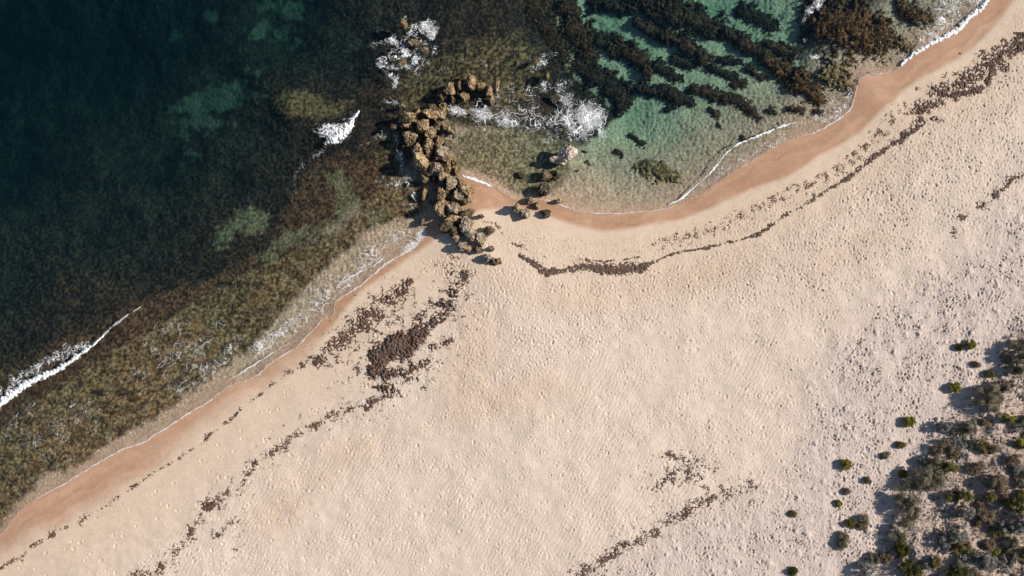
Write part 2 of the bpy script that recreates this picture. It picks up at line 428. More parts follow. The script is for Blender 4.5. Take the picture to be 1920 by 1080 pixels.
def mat_ground(name, dist, sc, va=0.12):
    t = NT(name)
    n1 = t.noise(sc, 5, 0.65); n2 = t.noise(sc * 0.23, 3)
    var = t.math('ADD', t.rng(n1, 0.3, 0.7, 1 - va, 1 + va), t.rng(n2, 0.3, 0.7, -0.05, 0.05))
    wet = t.attr('wet', False)
    b = t.n('ShaderNodeBsdfPrincipled', Roughness=t.rng(wet, 0, 1, 0.92, 0.42))
    b.inputs['Specular IOR Level'].default_value = 0.25
    t.link(t.mul(t.attr('Col'), var), b.inputs['Base Color'])
    h = t.math('MULTIPLY', n1, t.attr('grain', False))
    t.link(t.bump(h, dist), b.inputs['Normal'])
    t.link(b.outputs[0], t.out.inputs[0])
    return t.m
M_SAND = mat_ground('sand_grains', 0.075, 7.0)
M_BED = mat_ground('sea_bed_cover', 0.10, 4.5, 0.45)

def mat_col(name, sc=6.0, dist=0.05, rough=0.85, var=0.25, transl=0.0):
    t = NT(name)
    n1 = t.noise(sc, 5, 0.65)
    b = t.n('ShaderNodeBsdfPrincipled', Roughness=rough)
    b.inputs['Specular IOR Level'].default_value = 0.2
    c = t.mul(t.attr('Col'), t.rng(n1, 0.25, 0.75, 1 - var, 1 + var))
    t.link(c, b.inputs['Base Color'])
    if dist: t.link(t.bump(n1, dist), b.inputs['Normal'])
    sh = b.outputs[0]
    if transl:
        tr = t.n('ShaderNodeBsdfTranslucent'); t.link(c, tr.inputs[0])
        mx = t.n('ShaderNodeMixShader', Fac=transl); t.link(sh, mx.inputs[1]); t.link(tr.outputs[0], mx.inputs[2])
        sh = mx.outputs[0]
    t.link(sh, t.out.inputs[0])
    return t.m
M_REEF = mat_col('reef_weed', 5.0, 0.12, 0.8, 0.45)
M_WRACK = mat_col('dried_seaweed', 9.0, 0.06, 0.8, 0.4)
M_LEAF = mat_col('shrub_leaf', 3.0, 0.0, 0.6, 0.25, 0.4)
M_TWIG = mat_col('shrub_twig', 8.0, 0.01, 0.9, 0.3)

def mat_rock():
    t = NT('limestone')
    n1 = t.noise(2.6, 8, 0.72); n2 = t.noise(9.0, 5, 0.65)
    vo = t.n('ShaderNodeTexVoronoi', Scale=3.6); t.link(t.pos(), vo.inputs['Vector'])
    v2 = t.n('ShaderNodeTexVoronoi', Scale=8.5); t.link(t.pos(), v2.inputs['Vector'])
    pit = t.math('MULTIPLY', t.rng(vo.outputs['Distance'], 0.06, 0.34, 0.35, 1.0), t.rng(v2.outputs['Distance'], 0.05, 0.35, 0.55, 1.0))
    b = t.n('ShaderNodeBsdfPrincipled', Roughness=0.92)
    b.inputs['Specular IOR Level'].default_value = 0.12
    f = t.math('MULTIPLY', t.math('MULTIPLY', t.rng(n1, 0.32, 0.68, 0.45, 1.55), t.rng(n2, 0.3, 0.7, 0.75, 1.25)), pit)
    t.link(t.mul(t.attr('Col'), f), b.inputs['Base Color'])
    h = t.math('ADD', t.math('MULTIPLY', n1, 1.2), t.math('MULTIPLY', vo.outputs['Distance'], 0.9))
    h = t.math('ADD', h, t.math('MULTIPLY', v2.outputs['Distance'], 0.4))
    t.link(t.bump(t.math('ADD', h, t.math('MULTIPLY', n2, 0.4)), 0.30), b.inputs['Normal'])
    t.link(b.outputs[0], t.out.inputs[0])
    return t.m
M_ROCK = mat_rock()

def mat_foam():
    t = NT('sea_foam')
    n = t.noise(7.0, 5, 0.7)
    a = t.math('ADD', t.attr('a', False), t.rng(n, 0.2, 0.8, -0.22, 0.22))
    a = t.rng(a, 0.08, 0.75, 0.0, 1.0)
    b = t.n('ShaderNodeBsdfPrincipled', Roughness=0.7)
    b.inputs['Base Color'].default_value = (0.86, 0.88, 0.90, 1)
    t.link(t.bump(n, 0.08), b.inputs['Normal'])
    tr = t.n('ShaderNodeBsdfTransparent')
    mx = t.n('ShaderNodeMixShader'); t.link(a, mx.inputs[0]); t.link(tr.outputs[0], mx.inputs[1]); t.link(b.outputs[0], mx.inputs[2])
    t.link(mx.outputs[0], t.out.inputs[0])
    return t.m
M_FOAM = mat_foam()

def mat_water():
    t = NT('sea_water')
    n1 = t.noise(0.9, 4, 0.6); n2 = t.noise(4.0, 3, 0.6)
    h = t.math('ADD', n1, t.math('MULTIPLY', n2, 0.22))
    nrm = t.bump(h, 0.12)
    # Schlick reflectance of water, the same from both sides of the surface
    dt = t.n('ShaderNodeVectorMath', _operation='DOT_PRODUCT'); t.link(t._p.outputs['Incoming'], dt.inputs[0]); t.link(nrm, dt.inputs[1])
    c1 = t.math('SUBTRACT', 1.0, t.n('ShaderNodeMath', _operation='ABSOLUTE', i0=dt.outputs['Value']).outputs[0])
    p5 = t.math('POWER', c1, 5.0)
    fr = t.n('ShaderNodeMath', _operation='MULTIPLY_ADD', i0=p5, i1=0.98, i2=0.02)
    gl = t.n('ShaderNodeBsdfGlossy', Roughness=0.08); t.link(nrm, gl.inputs['Normal'])
    tr = t.n('ShaderNodeBsdfTransparent')
    mx = t.n('ShaderNodeMixShader'); t.link(fr.outputs[0], mx.inputs[0]); t.link(tr.outputs[0], mx.inputs[1]); t.link(gl.outputs[0], mx.inputs[2])
    t.link(mx.outputs[0], t.out.inputs['Surface'])
    ab = t.n('ShaderNodeVolumeAbsorption', Density=1.0); ab.inputs['Color'].default_value = (0.735, 0.893, 0.897, 1)
    sc = t.n('ShaderNodeVolumeScatter', Density=0.014, Anisotropy=0.3); sc.inputs['Color'].default_value = (0.12, 0.42, 0.80, 1)
    ad = t.n('ShaderNodeAddShader'); t.link(ab.outputs[0], ad.inputs[0]); t.link(sc.outputs[0], ad.inputs[1])
    t.link(ad.outputs[0], t.out.inputs['Volume'])
    return t.m
M_WATER = mat_water()

# ------------------------------------------------------------------ ground: beach and sea bed
def axis(lo, hi, step, far_lo, far_hi):
    core = np.arange(lo, hi + 0.1, step)
    a, s = [], step
    x = core[0]
    while x > far_lo:
        s *= 1.35; x -= s; a.append(x)
    b, s = [], step; x = core[-1]
    while x < far_hi:
        s *= 1.35; x += s; b.append(x)
    return np.concatenate([np.array(a[::-1]), core, np.array(b)])
def sheet(name, step, side, mat):
    ua = axis(-110, 2030, step, -9000, 11000); va = axis(-110, 1190, step, -9000, 10000)
    U, V = np.meshgrid(ua, va)
    sd = sample(F_shore, U, V)
    lo = np.minimum(np.minimum(sd[1:, :-1], sd[1:, 1:]), np.minimum(sd[:-1, 1:], sd[:-1, :-1]))
    hi = np.maximum(np.maximum(sd[1:, :-1], sd[1:, 1:]), np.maximum(sd[:-1, 1:], sd[:-1, :-1]))
    sel = (hi >= -16) if side > 0 else (lo < -6)
    idx = np.arange(U.size).reshape(U.shape)
    q = np.stack([idx[1:, :-1][sel], idx[1:, 1:][sel], idx[:-1, 1:][sel], idx[:-1, :-1][sel]], -1)
    used = np.unique(q); mp = np.zeros(U.size, np.int64); mp[used] = np.arange(len(used))
    u, v = U.ravel()[used], V.ravel()[used]
    off = np.maximum.reduce([-110 - u, u - 2030, -110 - v, v - 1190, np.zeros_like(u)])
    z, c, w, gr = ground(u, v, 1 - sstep(0, 60, off), True)
    if side < 0: z = z - 0.03 * sstep(-20, -12, sample(F_shore, u, v))     # tucked under the beach sheet where the two overlap
    x, y, _ = W(u, v, z)
    return obj(name, mesh_np(name, np.stack([x, y, z], -1), mp[q], mat, True, {'Col': c, 'wet': w, 'grain': gr}))
beach = sheet('beach', 1.7, 1, M_SAND)
tag(beach, 'pale pink sandy beach with footprints and a wet orange band along the water', 'beach', kind='structure')
bed = sheet('sea_bed', 2.4, -1, M_BED)
tag(bed, 'weedy sea floor seen through the clear water', 'sea bed', kind='structure')

LST = 3.0
_lu, _lv = np.arange(-140, 2064, LST), np.arange(-140, 1224, LST)
LZ = ground(*np.meshgrid(_lu, _lv))              # ground heights on a lattice, for setting things down
def gz(u, v):
    u = np.atleast_1d(np.asarray(u, float)); v = np.atleast_1d(np.asarray(v, float))
    x = np.clip((u + 140) / LST, 0, LZ.shape[1] - 1.001); y = np.clip((v + 140) / LST, 0, LZ.shape[0] - 1.001)
    i = x.astype(int); j = y.astype(int); fx = x - i; fy = y - j
    return (LZ[j, i] * (1 - fx) + LZ[j, i + 1] * fx) * (1 - fy) + (LZ[j + 1, i] * (1 - fx) + LZ[j + 1, i + 1] * fx) * fy

# ------------------------------------------------------------------ water body (closed, filled with absorbing water)
def build_water():
    ua = axis(-120, 2040, 12, -8500, 10500); va = axis(-120, 1200, 12, -8500, 9500)
    U, V = np.meshgrid(ua, va)
    sd = -sample(F_shore, U, V) / PPM
    off = np.maximum.reduce([-120 - U, U - 2040, -120 - V, V - 1200, np.zeros_like(U)])
    k = sstep(1.0, 9.0, sd) * (1 - sstep(0, 400, off))
    z = k * (0.05 * np.sin((U * 0.8 + V * 0.6) / 75 * 6.283 + 2 * fbm(U / 200, V / 200, 2, 81)) + 0.06 * fbm(U / 50, V / 50, 3, 83))
    x, y, _ = W(U, V, z)
    n = U.size; h, w = U.shape; ix = np.arange(n).reshape(h, w)
    q = [np.stack([ix[1:, :-1], ix[1:, 1:], ix[:-1, 1:], ix[:-1, :-1]], -1).reshape(-1, 4)]
    top = np.stack([x, y, z], -1).reshape(-1, 3)
    ring = np.concatenate([ix[0, :-1], ix[:-1, -1], ix[-1, :0:-1], ix[:0:-1, 0]])
    low = top[ring].copy(); low[:, 2] = -14.0
    m = len(ring); li = n + np.arange(m); nx = np.roll(np.arange(m), -1)
    q.append(np.stack([ring, ring[nx], li[nx], li], -1))
    co = np.vstack([top, low, low.mean(0, keepdims=True)])
    c = len(co) - 1
    q.append(np.stack([li, li[nx], np.full(m, c), np.full(m, c)], -1))
    me = bpy.data.meshes.new('sea')
    f = [tuple(int(i) for i in r) for r in np.vstack(q[:2])] + [(int(a), int(b), c) for a, b in zip(li, li[nx])]
    me.from_pydata(co.tolist(), [], f)
    bm = bmesh.new(); bm.from_mesh(me); bmesh.ops.recalc_face_normals(bm, faces=bm.faces); bm.to_mesh(me); bm.free()
    me.polygons.foreach_set('use_smooth', np.ones(len(me.polygons), bool))
    me.materials.append(M_WATER)
    return tag(obj('sea', me), 'clear sea water, deep blue at upper left and green over the sandy pool', 'sea', kind='structure')
build_water()

# ------------------------------------------------------------------ low relief things laid over the ground or water, cut out by a field
def relief(name, bbox, f_fun, z_fun, mat, step=1.0, attr_fun=None, parent=None, split=None):
    """Meshes the part of the plan where f > 0 (f falls to 0 at the rim). z_fun(U, V, f) gives its height."""
    u0, v0, u1, v1 = bbox
    U, V = np.meshgrid(np.arange(u0, u1 + step, step), np.arange(v0, v1 + step, step))
    f = f_fun(U, V)
    on = f > 0
    cell = on[1:, :-1] | on[1:, 1:] | on[:-1, 1:] | on[:-1, :-1]
    h, w = U.shape; ix = np.arange(h * w).reshape(h, w)
    def build(nm, sel):
        q = np.stack([ix[1:, :-1][sel], ix[1:, 1:][sel], ix[:-1, 1:][sel], ix[:-1, :-1][sel]], -1)
        if not len(q): return None
        used = np.unique(q); mp = np.zeros(h * w, np.int64); mp[used] = np.arange(len(used))
        uu, vv, ff = U.ravel()[used], V.ravel()[used], f.ravel()[used]
        z = z_fun(uu, vv, ff)
        x, y, _ = W(uu, vv, z)
        return mesh_np(nm, np.stack([x, y, z], -1), mp[q], mat, True, attr_fun(uu, vv, ff, z) if attr_fun else None)
    if split is None:
        me = build(name, cell)
        return obj(name, me, parent) if me else None
    # split: (min cells, name): islands of at least that many cells become objects of their own
    lab = np.where(cell, np.arange(cell.size).reshape(cell.shape) + 1, 0)
    seen = np.zeros(cell.shape, bool); big = []; rest = cell.copy()
    H, Wd = cell.shape
    cl = cell.tolist(); sn = [[False] * Wd for _ in range(H)]
    for (j, i) in zip(*np.nonzero(cell)):
        if sn[j][i]: continue
        st = [(j, i)]; sn[j][i] = True; comp = []
        while st:
            a, b = st.pop(); comp.append((a, b))
            for c, d in ((a + 1, b), (a - 1, b), (a, b + 1), (a, b - 1)):
                if 0 <= c < H and 0 <= d < Wd and cl[c][d] and not sn[c][d]:
                    sn[c][d] = True; st.append((c, d))
        if len(comp) >= split[0]: big.append(comp)
    objs = []
    for comp in big:
        s = np.zeros(cell.shape, bool); a = np.array(comp); s[a[:, 0], a[:, 1]] = True; rest &= ~s
        me = build(split[1], s)
        o = obj(split[1], me)
        objs.append((o, u0 + step * (a[:, 1].mean() + .5), v0 + step * (a[:, 0].mean() + .5), len(comp)))
    me = build(name, rest)
    return (obj(name, me, parent) if me else None), objs

# --- reef ridges grown over with weed, standing on the sandy bottom
def ridge(spine, hw, top, label, group='weed covered reef ridges in the clear water', tone=0, name='reef_ridge', rough=0.5, sd=0):
    P = np.array(spine, float); wd = [w * 1.3 for w in hw]; top = top - 0.55 if top < -0.25 else top - 0.08
    mw = max(wd)
    bb = (P[:, 0].min() - mw * 1.6, P[:, 1].min() - mw * 1.6, P[:, 0].max() + mw * 1.6, P[:, 1].max() + mw * 1.6)
    def f(U, V):
        d, w = seg_dist(U, V, spine, False, wd)
        n = fbm(U / 22, V / 22, 3, 300 + sd) * 1.1 + fbm(U / 6, V / 6, 3, 330 + sd) * (rough + 0.4)
        return 1 - d / w + n * 0.8
    def zf(U, V, ff):
        g = gz(U, V)
        k = sstep(0.0, 0.95, ff)
        lump = 0.12 * fbm(U / 12, V / 12, 3, 350 + sd) + 0.06 * fbm(U / 3.6, V / 3.6, 2, 360 + sd)
        return g - 0.05 + k * (np.clip(top + lump, g + 0.15, np.maximum(g + 0.5, np.minimum(g + 0.7, -0.35)) + lump) - g + 0.05)
    def at(U, V, ff, z):
        m = np.clip(0.38 + 1.3 * fbm(U / 4.2, V / 5.5, 2, 370 + sd) + 0.7 * fbm(U / 15, V / 15, 2, 371 + sd), 0, 1)
        lo, hi = [((0.014, 0.008, 0.005), (0.135, 0.060, 0.027)), ((0.012, 0.008, 0.006), (0.085, 0.045, 0.024)), ((0.016, 0.008, 0.004), (0.20, 0.10, 0.032)), ((0.05, 0.034, 0.014), (0.30, 0.205, 0.09))][tone]
        return {'Col': mix(lo, hi, m)}
    o = relief(name, bb, f, zf, M_REEF, 1.5, at)
    r = np.random.default_rng(4000 + sd)
    n = int((bb[2] - bb[0]) * (bb[3] - bb[1]) / 4.0)
    u = r.uniform(bb[0], bb[2], n); v = r.uniform(bb[1], bb[3], n)
    ff = f(u, v); k = ff > 0.02; u, v, ff = u[k], v[k], ff[k]
    if len(u) > 20 and tone != 3:
        fronds('weed_fronds', u, v, zf(u, v, ff), at(u, v, ff, 0)['Col'] * 1.25, r, o, 0.24)
    return tag(o, label, 'reef', group)
def fronds(name, u, v, z, c, r, parent=None, size=0.3):
    """Limp seaweed blades lying over with the swell, one narrow folded blade each."""
    n = len(u); x, y, _ = W(u, v, z)
    p = np.stack([x, y, z - 0.02], -1)
    a = r.normal(-2.2, 0.9, n); L = size * r.uniform(0.5, 1.2, n); w = 0.15 * size * r.uniform(0.6, 1.5, n)
    d = np.stack([np.cos(a), np.sin(a), 0 * a], -1); s_ = np.stack([-np.sin(a), np.cos(a), 0 * a], -1) * w[:, None]
    up = np.array([0, 0, 1.0])
    m = p + d * (L * 0.5)[:, None] + up * (L * r.uniform(0.15, 0.55, n))[:, None]; e = m + d * (L * 0.6)[:, None] - up * (L * 0.25)[:, None]
    for q in (m, e): q[:, 2] = np.minimum(q[:, 2], -0.03)
    co = np.stack([p - s_ * 0.5, p + s_ * 0.5, m + s_, m - s_, e + s_ * 0.3, e - s_ * 0.3], 1).reshape(-1, 3)
    b = np.arange(n)[:, None] * 6
    fc = np.concatenate([b + np.array([[0, 1, 2, 3]]), b + np.array([[3, 2, 4, 5]])])
    c = c * r.uniform(0.65, 1.35, n)[:, None]
    o = obj(name, mesh_np(name, co, fc, M_WEED, False, {'Col': np.repeat(np.clip(c, 0, .8), 6, 0)}), parent)
    o['kind'] = 'stuff'
    return o
def weed_bed():
    r = np.random.default_rng(77)
    n = 150000
    u = r.uniform(-80, 1720, n); v = r.uniform(-80, 1060, n)
    sd = shore_sd(u, v)
    k = (sd < -8) & (sample(F_depth, u, v) < 2.6); u, v, sd = u[k], v[k], sd[k]
    cover = np.maximum.reduce([sample(F_olive, u, v), sample(F_red, u, v), sample(F_gold, u, v), sample(F_brownreef, u, v), sample(F_cove, u, v) - 8]) > 6 * fbm(u / 14, v / 14, 2, 41)
    deep = (u < 1000) & (sample(F_pale, u, v) < -4) & (sample(F_cove, u, v) < 0) & (sd < -110)
    k = (cover | deep) & (fbm(u / 12, v / 12, 2, 78) > -0.12 - 0.3 * (r.uniform(0, 1, len(u)) < 0.4)); u, v = u[k][:76000], v[k][:76000]
    z, c, _, _ = ground(u, v, 1.0, True)
    k = z < -0.08
    o = fronds('seaweed_bed', u[k], v[k], z[k], c[k] * 1.3, r, None, 0.21)
    tag(o, 'brown and olive seaweed growing over the sea floor left of and around the groyne', 'seaweed', kind='stuff')
M_WEED = mat_col('seaweed_blade', 4.0, 0.0, 0.6, 0.3, 0.25)
RIDGES = [
 ([(1195,-5),(1265,22),(1338,52)], [24,26,21], -0.35, 'longest dark brown weed ridge running in from the top edge', 0),
 ([(1362,62),(1400,82),(1442,106)], [12,14,12], -0.45, 'brown weed ridge joining the long top ridge to the reef on the right', 0),
 ([(1194,42),(1240,63),(1290,86),(1324,112)], [9,12,13,12], -0.6, 'narrow dark weed ridge in the middle of the green channels', 0),
 ([(1064,10),(1082,55),(1100,98)], [22,24,20], -0.45, 'broad brown weed mass right of the foam-washed reef rocks', 0),
 ([(1124,76),(1172,92),(1203,114),(1213,142)], [12,16,15,9], -0.4, 'reddish brown weed ridge with a pale green channel above it', 0),
 ([(1092,128),(1135,152),(1166,180),(1158,208)], [22,24,20,9], -0.6, 'dark weed mass just above the bright white foam', 1),
 ([(1204,165),(1250,175),(1292,190)], [10,13,10], -0.5, 'dark weed ridge at the upper edge of the sandy pool', 1),
 ([(1298,166),(1350,180),(1396,195),(1424,222)], [8,10,11,6], -0.4, 'long thin brown weed ridge along the upper right edge of the pool', 0),
 ([(1232,122),(1270,146)], [12,10], -0.8, 'small dark weed hump between two green channels', 1),
 ([(1266,108),(1292,124)], [9,8], -0.9, 'dim weed hump beside the narrow middle ridge', 1),
 ([(1350,110),(1388,117)], [7,6], -0.7, 'short dark weed bar in the pale green water', 1),
 ([(1336,128),(1378,146)], [7,9], -0.7, 'dark weed bar below the short one in the pale green water', 1),
 ([(1374,159),(1394,158)], [7,8], -0.6, 'round brown weed clump at the lower end of the green channel', 0),
 ([(1402,128),(1428,143)], [6,8], -0.5, 'small brown weed bar nearest the right-hand reef', 0),
 ([(1437,112),(1475,130),(1512,162),(1538,188)], [14,18,18,10], -0.2, 'rusty brown reef tongue pointing down to the beach', 2),
 ([(1442,82),(1492,102)], [10,9], -0.5, 'dark brown weed bar left of the right-hand reef', 0),
 ([(1392,18),(1450,48)], [13,14], -0.9, 'dim greenish weed ridge in deeper water near the top edge', 1),
 ([(1118,2),(1184,16)], [14,12], -0.8, 'dark weed ridge at the top edge above the pale green gap', 1),
 ([(1004,10),(1036,55),(1058,108)], [18,20,16], -0.6, 'dark brown weed bed between the foam-washed rocks and the brown mass', 0),
 ([(1556,40),(1600,50),(1640,70)], [40,46,36], -0.12, 'large brown reef platform beside the breaking shore wave', 2),
 ([(1560,135),(1585,150)], [26,22], -0.10, 'golden brown shallow reef flat at the edge of the wet sand', 3),
 ([(1205,314),(1238,322),(1262,332)], [18,20,14], -0.40, 'ribbed olive reef patch alone in the sandy pool', 3),
 ([(1182,253),(1204,268)], [3,6], -0.7, 'small elongated dark weed clump in the middle of the pool', 1),
 ([(1330,206),(1345,214)], [5,6], -0.5, 'brown weed scrap under the thin ridge by the pool', 0),
 ([(1346,234),(1352,238)], [5,4], -0.5, 'small dark weed clump in the right half of the pool', 1),
 ([(1444,206),(1452,210)], [6,5], -0.3, 'dark weed clump left of two like it near the swash', 1),
 ([(1482,204),(1502,208)], [6,7], -0.2, 'brown weed clump between two like it near the swash', 0),
 ([(1528,208),(1540,211)], [5,5], -0.15, 'small brown weed clump closest to the curved swash line', 0),
 ([(1390,258),(1396,262)], [4,3], -0.4, 'tiny dark weed tuft in the right part of the pool', 1),
 ([(1253,206),(1262,200)], [6,5], -0.7, 'dark weed tuft at the upper left of the sandy pool', 1),
 ([(1155,283),(1168,292)], [4,4], -0.5, 'little dark weed tuft right of the pale boulder', 1),
 ([(1700,16),(1728,34)], [16,15], -0.15, 'brown weed bank at the top edge inside the shore break', 2),
 ([(1688,80),(1712,92)], [12,9], -0.1, 'olive weed flat just left of the white shore break', 3),
]
for i, (sp, hw, top, lab, tone) in enumerate(RIDGES):
    ridge(sp, hw, top, lab, tone=tone, sd=i * 7)
weed_bed()

# ------------------------------------------------------------------ foam
def lace(U, V, cell, seed, thick, stretch=(1, 1), warp=0.5):
    x, y = U / cell * stretch[0], V / cell * stretch[1]
    wx = fbm(x * 0.9, y * 0.9, 3, seed) * warp * 2; wy = fbm(x * 0.9 + 31, y * 0.9, 3, seed + 9) * warp * 2
    f1, f2 = worley(x + wx, y + wy, seed + 3)
    return 1 - (f2 - f1) / thick
def water_z(U, V):
    g = gz(U, V)
    return np.maximum(g, 0.0) + 0.012
def foam_field(name, bbox, dens, cell, seed, label, thick=0.15, stretch=(1, 1), rise=0.05, cat='foam', kind='stuff', amax=0.85, step=0.85, warp=0.75, gain=1.0):
    cell = cell * 1.5
    def f(U, V):
        d = dens(U, V)
        wx = fbm(U / (cell * 1.6), V / (cell * 1.6), 3, seed) * warp * cell * 1.3; wy = fbm(U / (cell * 1.6) + 31, V / (cell * 1.6), 3, seed + 9) * warp * cell * 1.3
        x, y = (U + wx) * stretch[0], (V + wy) * stretch[1]
        th = thick * (0.30 + 0.70 * np.clip(d, 0, 1.2) ** 2)
        l1 = 1 - np.abs(perlin(x / cell, y / cell, seed + 3)) / th
        l2 = 1 - np.abs(perlin(x / cell * 1.9 + 7, y / cell * 1.9, seed + 5)) / (th * 1.1)
        fill = 1.6 * (d - 0.92) + 0.5 * fbm(U / 5, V / 5, 3, seed + 80)
        veil = 0.34 * sstep(0.30, 1.0, d + 0.35 * fbm(U / cell, V / cell, 3, seed + 85))
        gate = np.clip((d + 0.55 * fbm(U / (cell * 1.8), V / (cell * 1.8), 3, seed + 90) - 0.20) * 2.4, -0.2, 1)
        v = np.maximum.reduce([l1, 0.85 * l2 - 0.1, fill, veil])
        return np.where(d > 0.03, np.minimum(v, 1.0) * np.clip(gate, 0, 1) - 0.02 * (gate <= 0), -1)
    def zf(U, V, ff):
        return water_z(U, V) + rise * np.clip(ff, 0, 1.2)
    o = relief(name, bbox, f, zf, M_FOAM, step, lambda U, V, ff, z: {'a': np.clip(ff * 1.3, 0, amax) * (0.7 + 0.5 * np.clip(0.5 + fbm(U / 14, V / 14, 2, seed + 97), 0, 1))})
    return tag(o, label, cat, kind=kind) if o else None
def gsum(U, V, items):
    d = np.zeros(np.shape(U))
    for (cx, cy, rx, ry, ang, a) in items:
        t = math.radians(ang); ca, sa = math.cos(t), math.sin(t)
        x = (U - cx) * ca + (V - cy) * sa; y = -(U - cx) * sa + (V - cy) * ca
        d = np.maximum(d, a * np.exp(-((x / rx) ** 2 + (y / ry) ** 2) ** 1.3))
    return d

foam_field('foam_patch', (820,120,1175,300), lambda U, V: gsum(U, V, [(1000,218,160,58,3,.48),(860,208,26,12,20,.75),(905,215,34,20,10,.72),(950,225,44,20,8,.75),(1010,225,44,24,5,.55),(1065,225,46,30,0,.7),(1105,220,36,34,20,1.0),(1090,245,44,24,0,.72),
    (1010,262,60,12,5,.42),(1060,190,26,14,40,.6),(1130,250,16,20,0,.6),(930,190,14,14,0,.5)]),
    11, 400, 'wide bright lacework of white foam in the water right of the rock groyne')
foam_field('foam_patch', (690,10,850,175), lambda U, V: gsum(U, V, [(765,95,60,75,-40,.42),(800,50,20,16,-20,.85),(776,50,18,10,10,.6),(812,62,10,16,30,.95),(790,80,20,8,0,.6),(740,78,22,9,20,.75),(760,95,22,10,45,.85),(778,112,12,12,0,.85),(716,118,12,16,10,.72),(745,125,26,9,-10,.75),(730,140,18,8,20,.7),(741,155,6,14,15,.9)]),
    9, 420, 'swirling white foam around washed rocks beyond the groyne tip', 0.20)
foam_field('foam_patch', (975,85,1095,215), lambda U, V: gsum(U, V, [(1010,118,22,14,0,.55),(1020,105,20,12,0,.5),(1022,160,14,10,20,.7),(1058,160,14,20,40,.5),(1065,185,14,14,30,.7),(1000,130,12,8,0,.5)]),
    8, 440, 'thin foam threads over the small reef rock left of the brown weed', 0.16)
foam_field('foam_patch', (700,170,800,400), lambda U, V: gsum(U, V, [(735,192,26,10,15,.48),(722,204,14,8,0,.45),(745,262,7,26,0,.55),(752,300,8,26,-8,.66),(765,340,9,20,-15,.6),(776,365,9,16,-20,.55),(770,235,8,20,0,.4),(740,340,30,14,-15,.42),(700,345,30,10,10,.35),(768,385,14,10,0,.5),(715,255,16,10,0,.36)]),
    9, 460, 'foam streaks in the shaded water along the left side of the groyne', 0.17)
foam_field('foam_patch', (430,430,800,690), lambda U, V: np.clip(1.25 * gsum(U, V, [(790,440,12,22,30,.72),(770,462,22,10,-35,.72),(740,440,50,24,-35,.42),(700,480,60,26,-38,.42),(660,520,50,18,-38,.48),(600,560,50,26,-38,.42),(560,600,50,22,-38,.42),(520,630,40,20,-40,.45),(490,650,26,20,-40,.48)]), 0, 1),
    10, 480, 'pale swash foam in the shallows left of the groyne', 0.16, (1.0, 1.0), 0.02, amax=0.55)
foam_field('foam_patch', (180,560,520,790), lambda U, V: gsum(U, V, [(340,660,110,60,-30,.36),(320,620,40,26,0,.44),(370,650,50,30,-20,.5),(400,690,50,24,-30,.52),(430,660,40,20,-35,.42),(340,690,50,26,-20,.46),(300,650,40,30,0,.38),(350,720,50,20,-20,.44),(265,700,50,30,-20,.34),(400,610,40,20,0,.3)]),
    12, 500, 'grey net of foam and ripple light over the olive weed flat at lower left', 0.15, (1, 1), 0.015, amax=0.38)  # foam mesh also standing in for ripple light lines on the flat
foam_field('foam_patch', (0,715,260,900), lambda U, V: gsum(U, V, [(110,790,120,50,-30,.36),(60,775,60,26,-25,.38),(110,800,50,24,-20,.36),(20,800,40,30,0,.34),(170,770,50,20,-25,.33),(90,840,60,22,-20,.28)]),
    12, 510, 'faint net of foam and ripple light on the weed flat near the left edge', 0.13, (1, 1), 0.015, amax=0.36)  # same stand-in: ripple light drawn as thin foam lines
foam_field('foam_patch', (1660,-30,1860,140), lambda U, V: gsum(U, V, [(1790,10,40,30,0,.62),(1765,45,26,24,-20,.55),(1745,70,30,16,-35,.66),(1720,95,22,9,-40,.6),(1735,50,20,16,0,.4),(1830,-10,30,26,0,.6),(1690,110,20,8,-45,.4)]),
    10, 520, 'foam lace behind the shore break at upper right', 0.18)
foam_field('foam_patch', (1480,120,1615,240), lambda U, V: gsum(U, V, [(1592,178,11,22,20,.6),(1575,205,22,12,-40,.6),(1555,222,22,8,-25,.62),(1560,195,26,16,-30,.4),(1540,218,30,8,-15,.5)]),
    7, 540, 'foam fringe curving round the golden reef flat by the wet sand', 0.17, rise=0.03, amax=0.7)
foam_field('foam_patch', (1490,-10,1560,150), lambda U, V: gsum(U, V, [(1535,6,12,16,30,.8),(1518,20,14,9,-40,.75),(1508,35,5,14,25,.5),(1508,75,6,6,0,.5),(1530,106,14,5,-10,.75),(1485,110,22,6,-20,.45)]),
    7, 560, 'white splashes on the seaward edge of the large reef platform', 0.20)
foam_field('foam_patch', (860,110,1000,180), lambda U, V: gsum(U, V, [(890,115,34,12,10,.34),(935,165,10,20,0,.5),(955,165,24,14,0,.34)]),
    8, 580, 'fine foam threads above the detached rocks at the groyne head', 0.13, amax=0.7)
foam_field('foam_patch', (1260,225,1500,400), lambda U, V: np.exp(-(seg_dist(U, V, [(1300,366),(1340,335),(1380,308),(1420,285),(1470,262)]) / 13) ** 2) * 0.46,
    8, 600, 'thin swash foam sliding over the wet sand of the cove', 0.15, (1, 1), 0.01, amax=0.5)

foam_field('foam_patch', (540,265,720,380), lambda U, V: np.maximum(np.exp(-(seg_dist(U, V, [(555,362),(550,335),(562,312),(585,298),(604,284),(610,270)]) / 6) ** 2) * 0.42, gsum(U, V, [(680,268,24,14,0,.34),(585,325,14,10,-40,.36)])),
    9, 660, 'broken foam threads over the red weed below the short bright breaker', 0.13, amax=0.7)
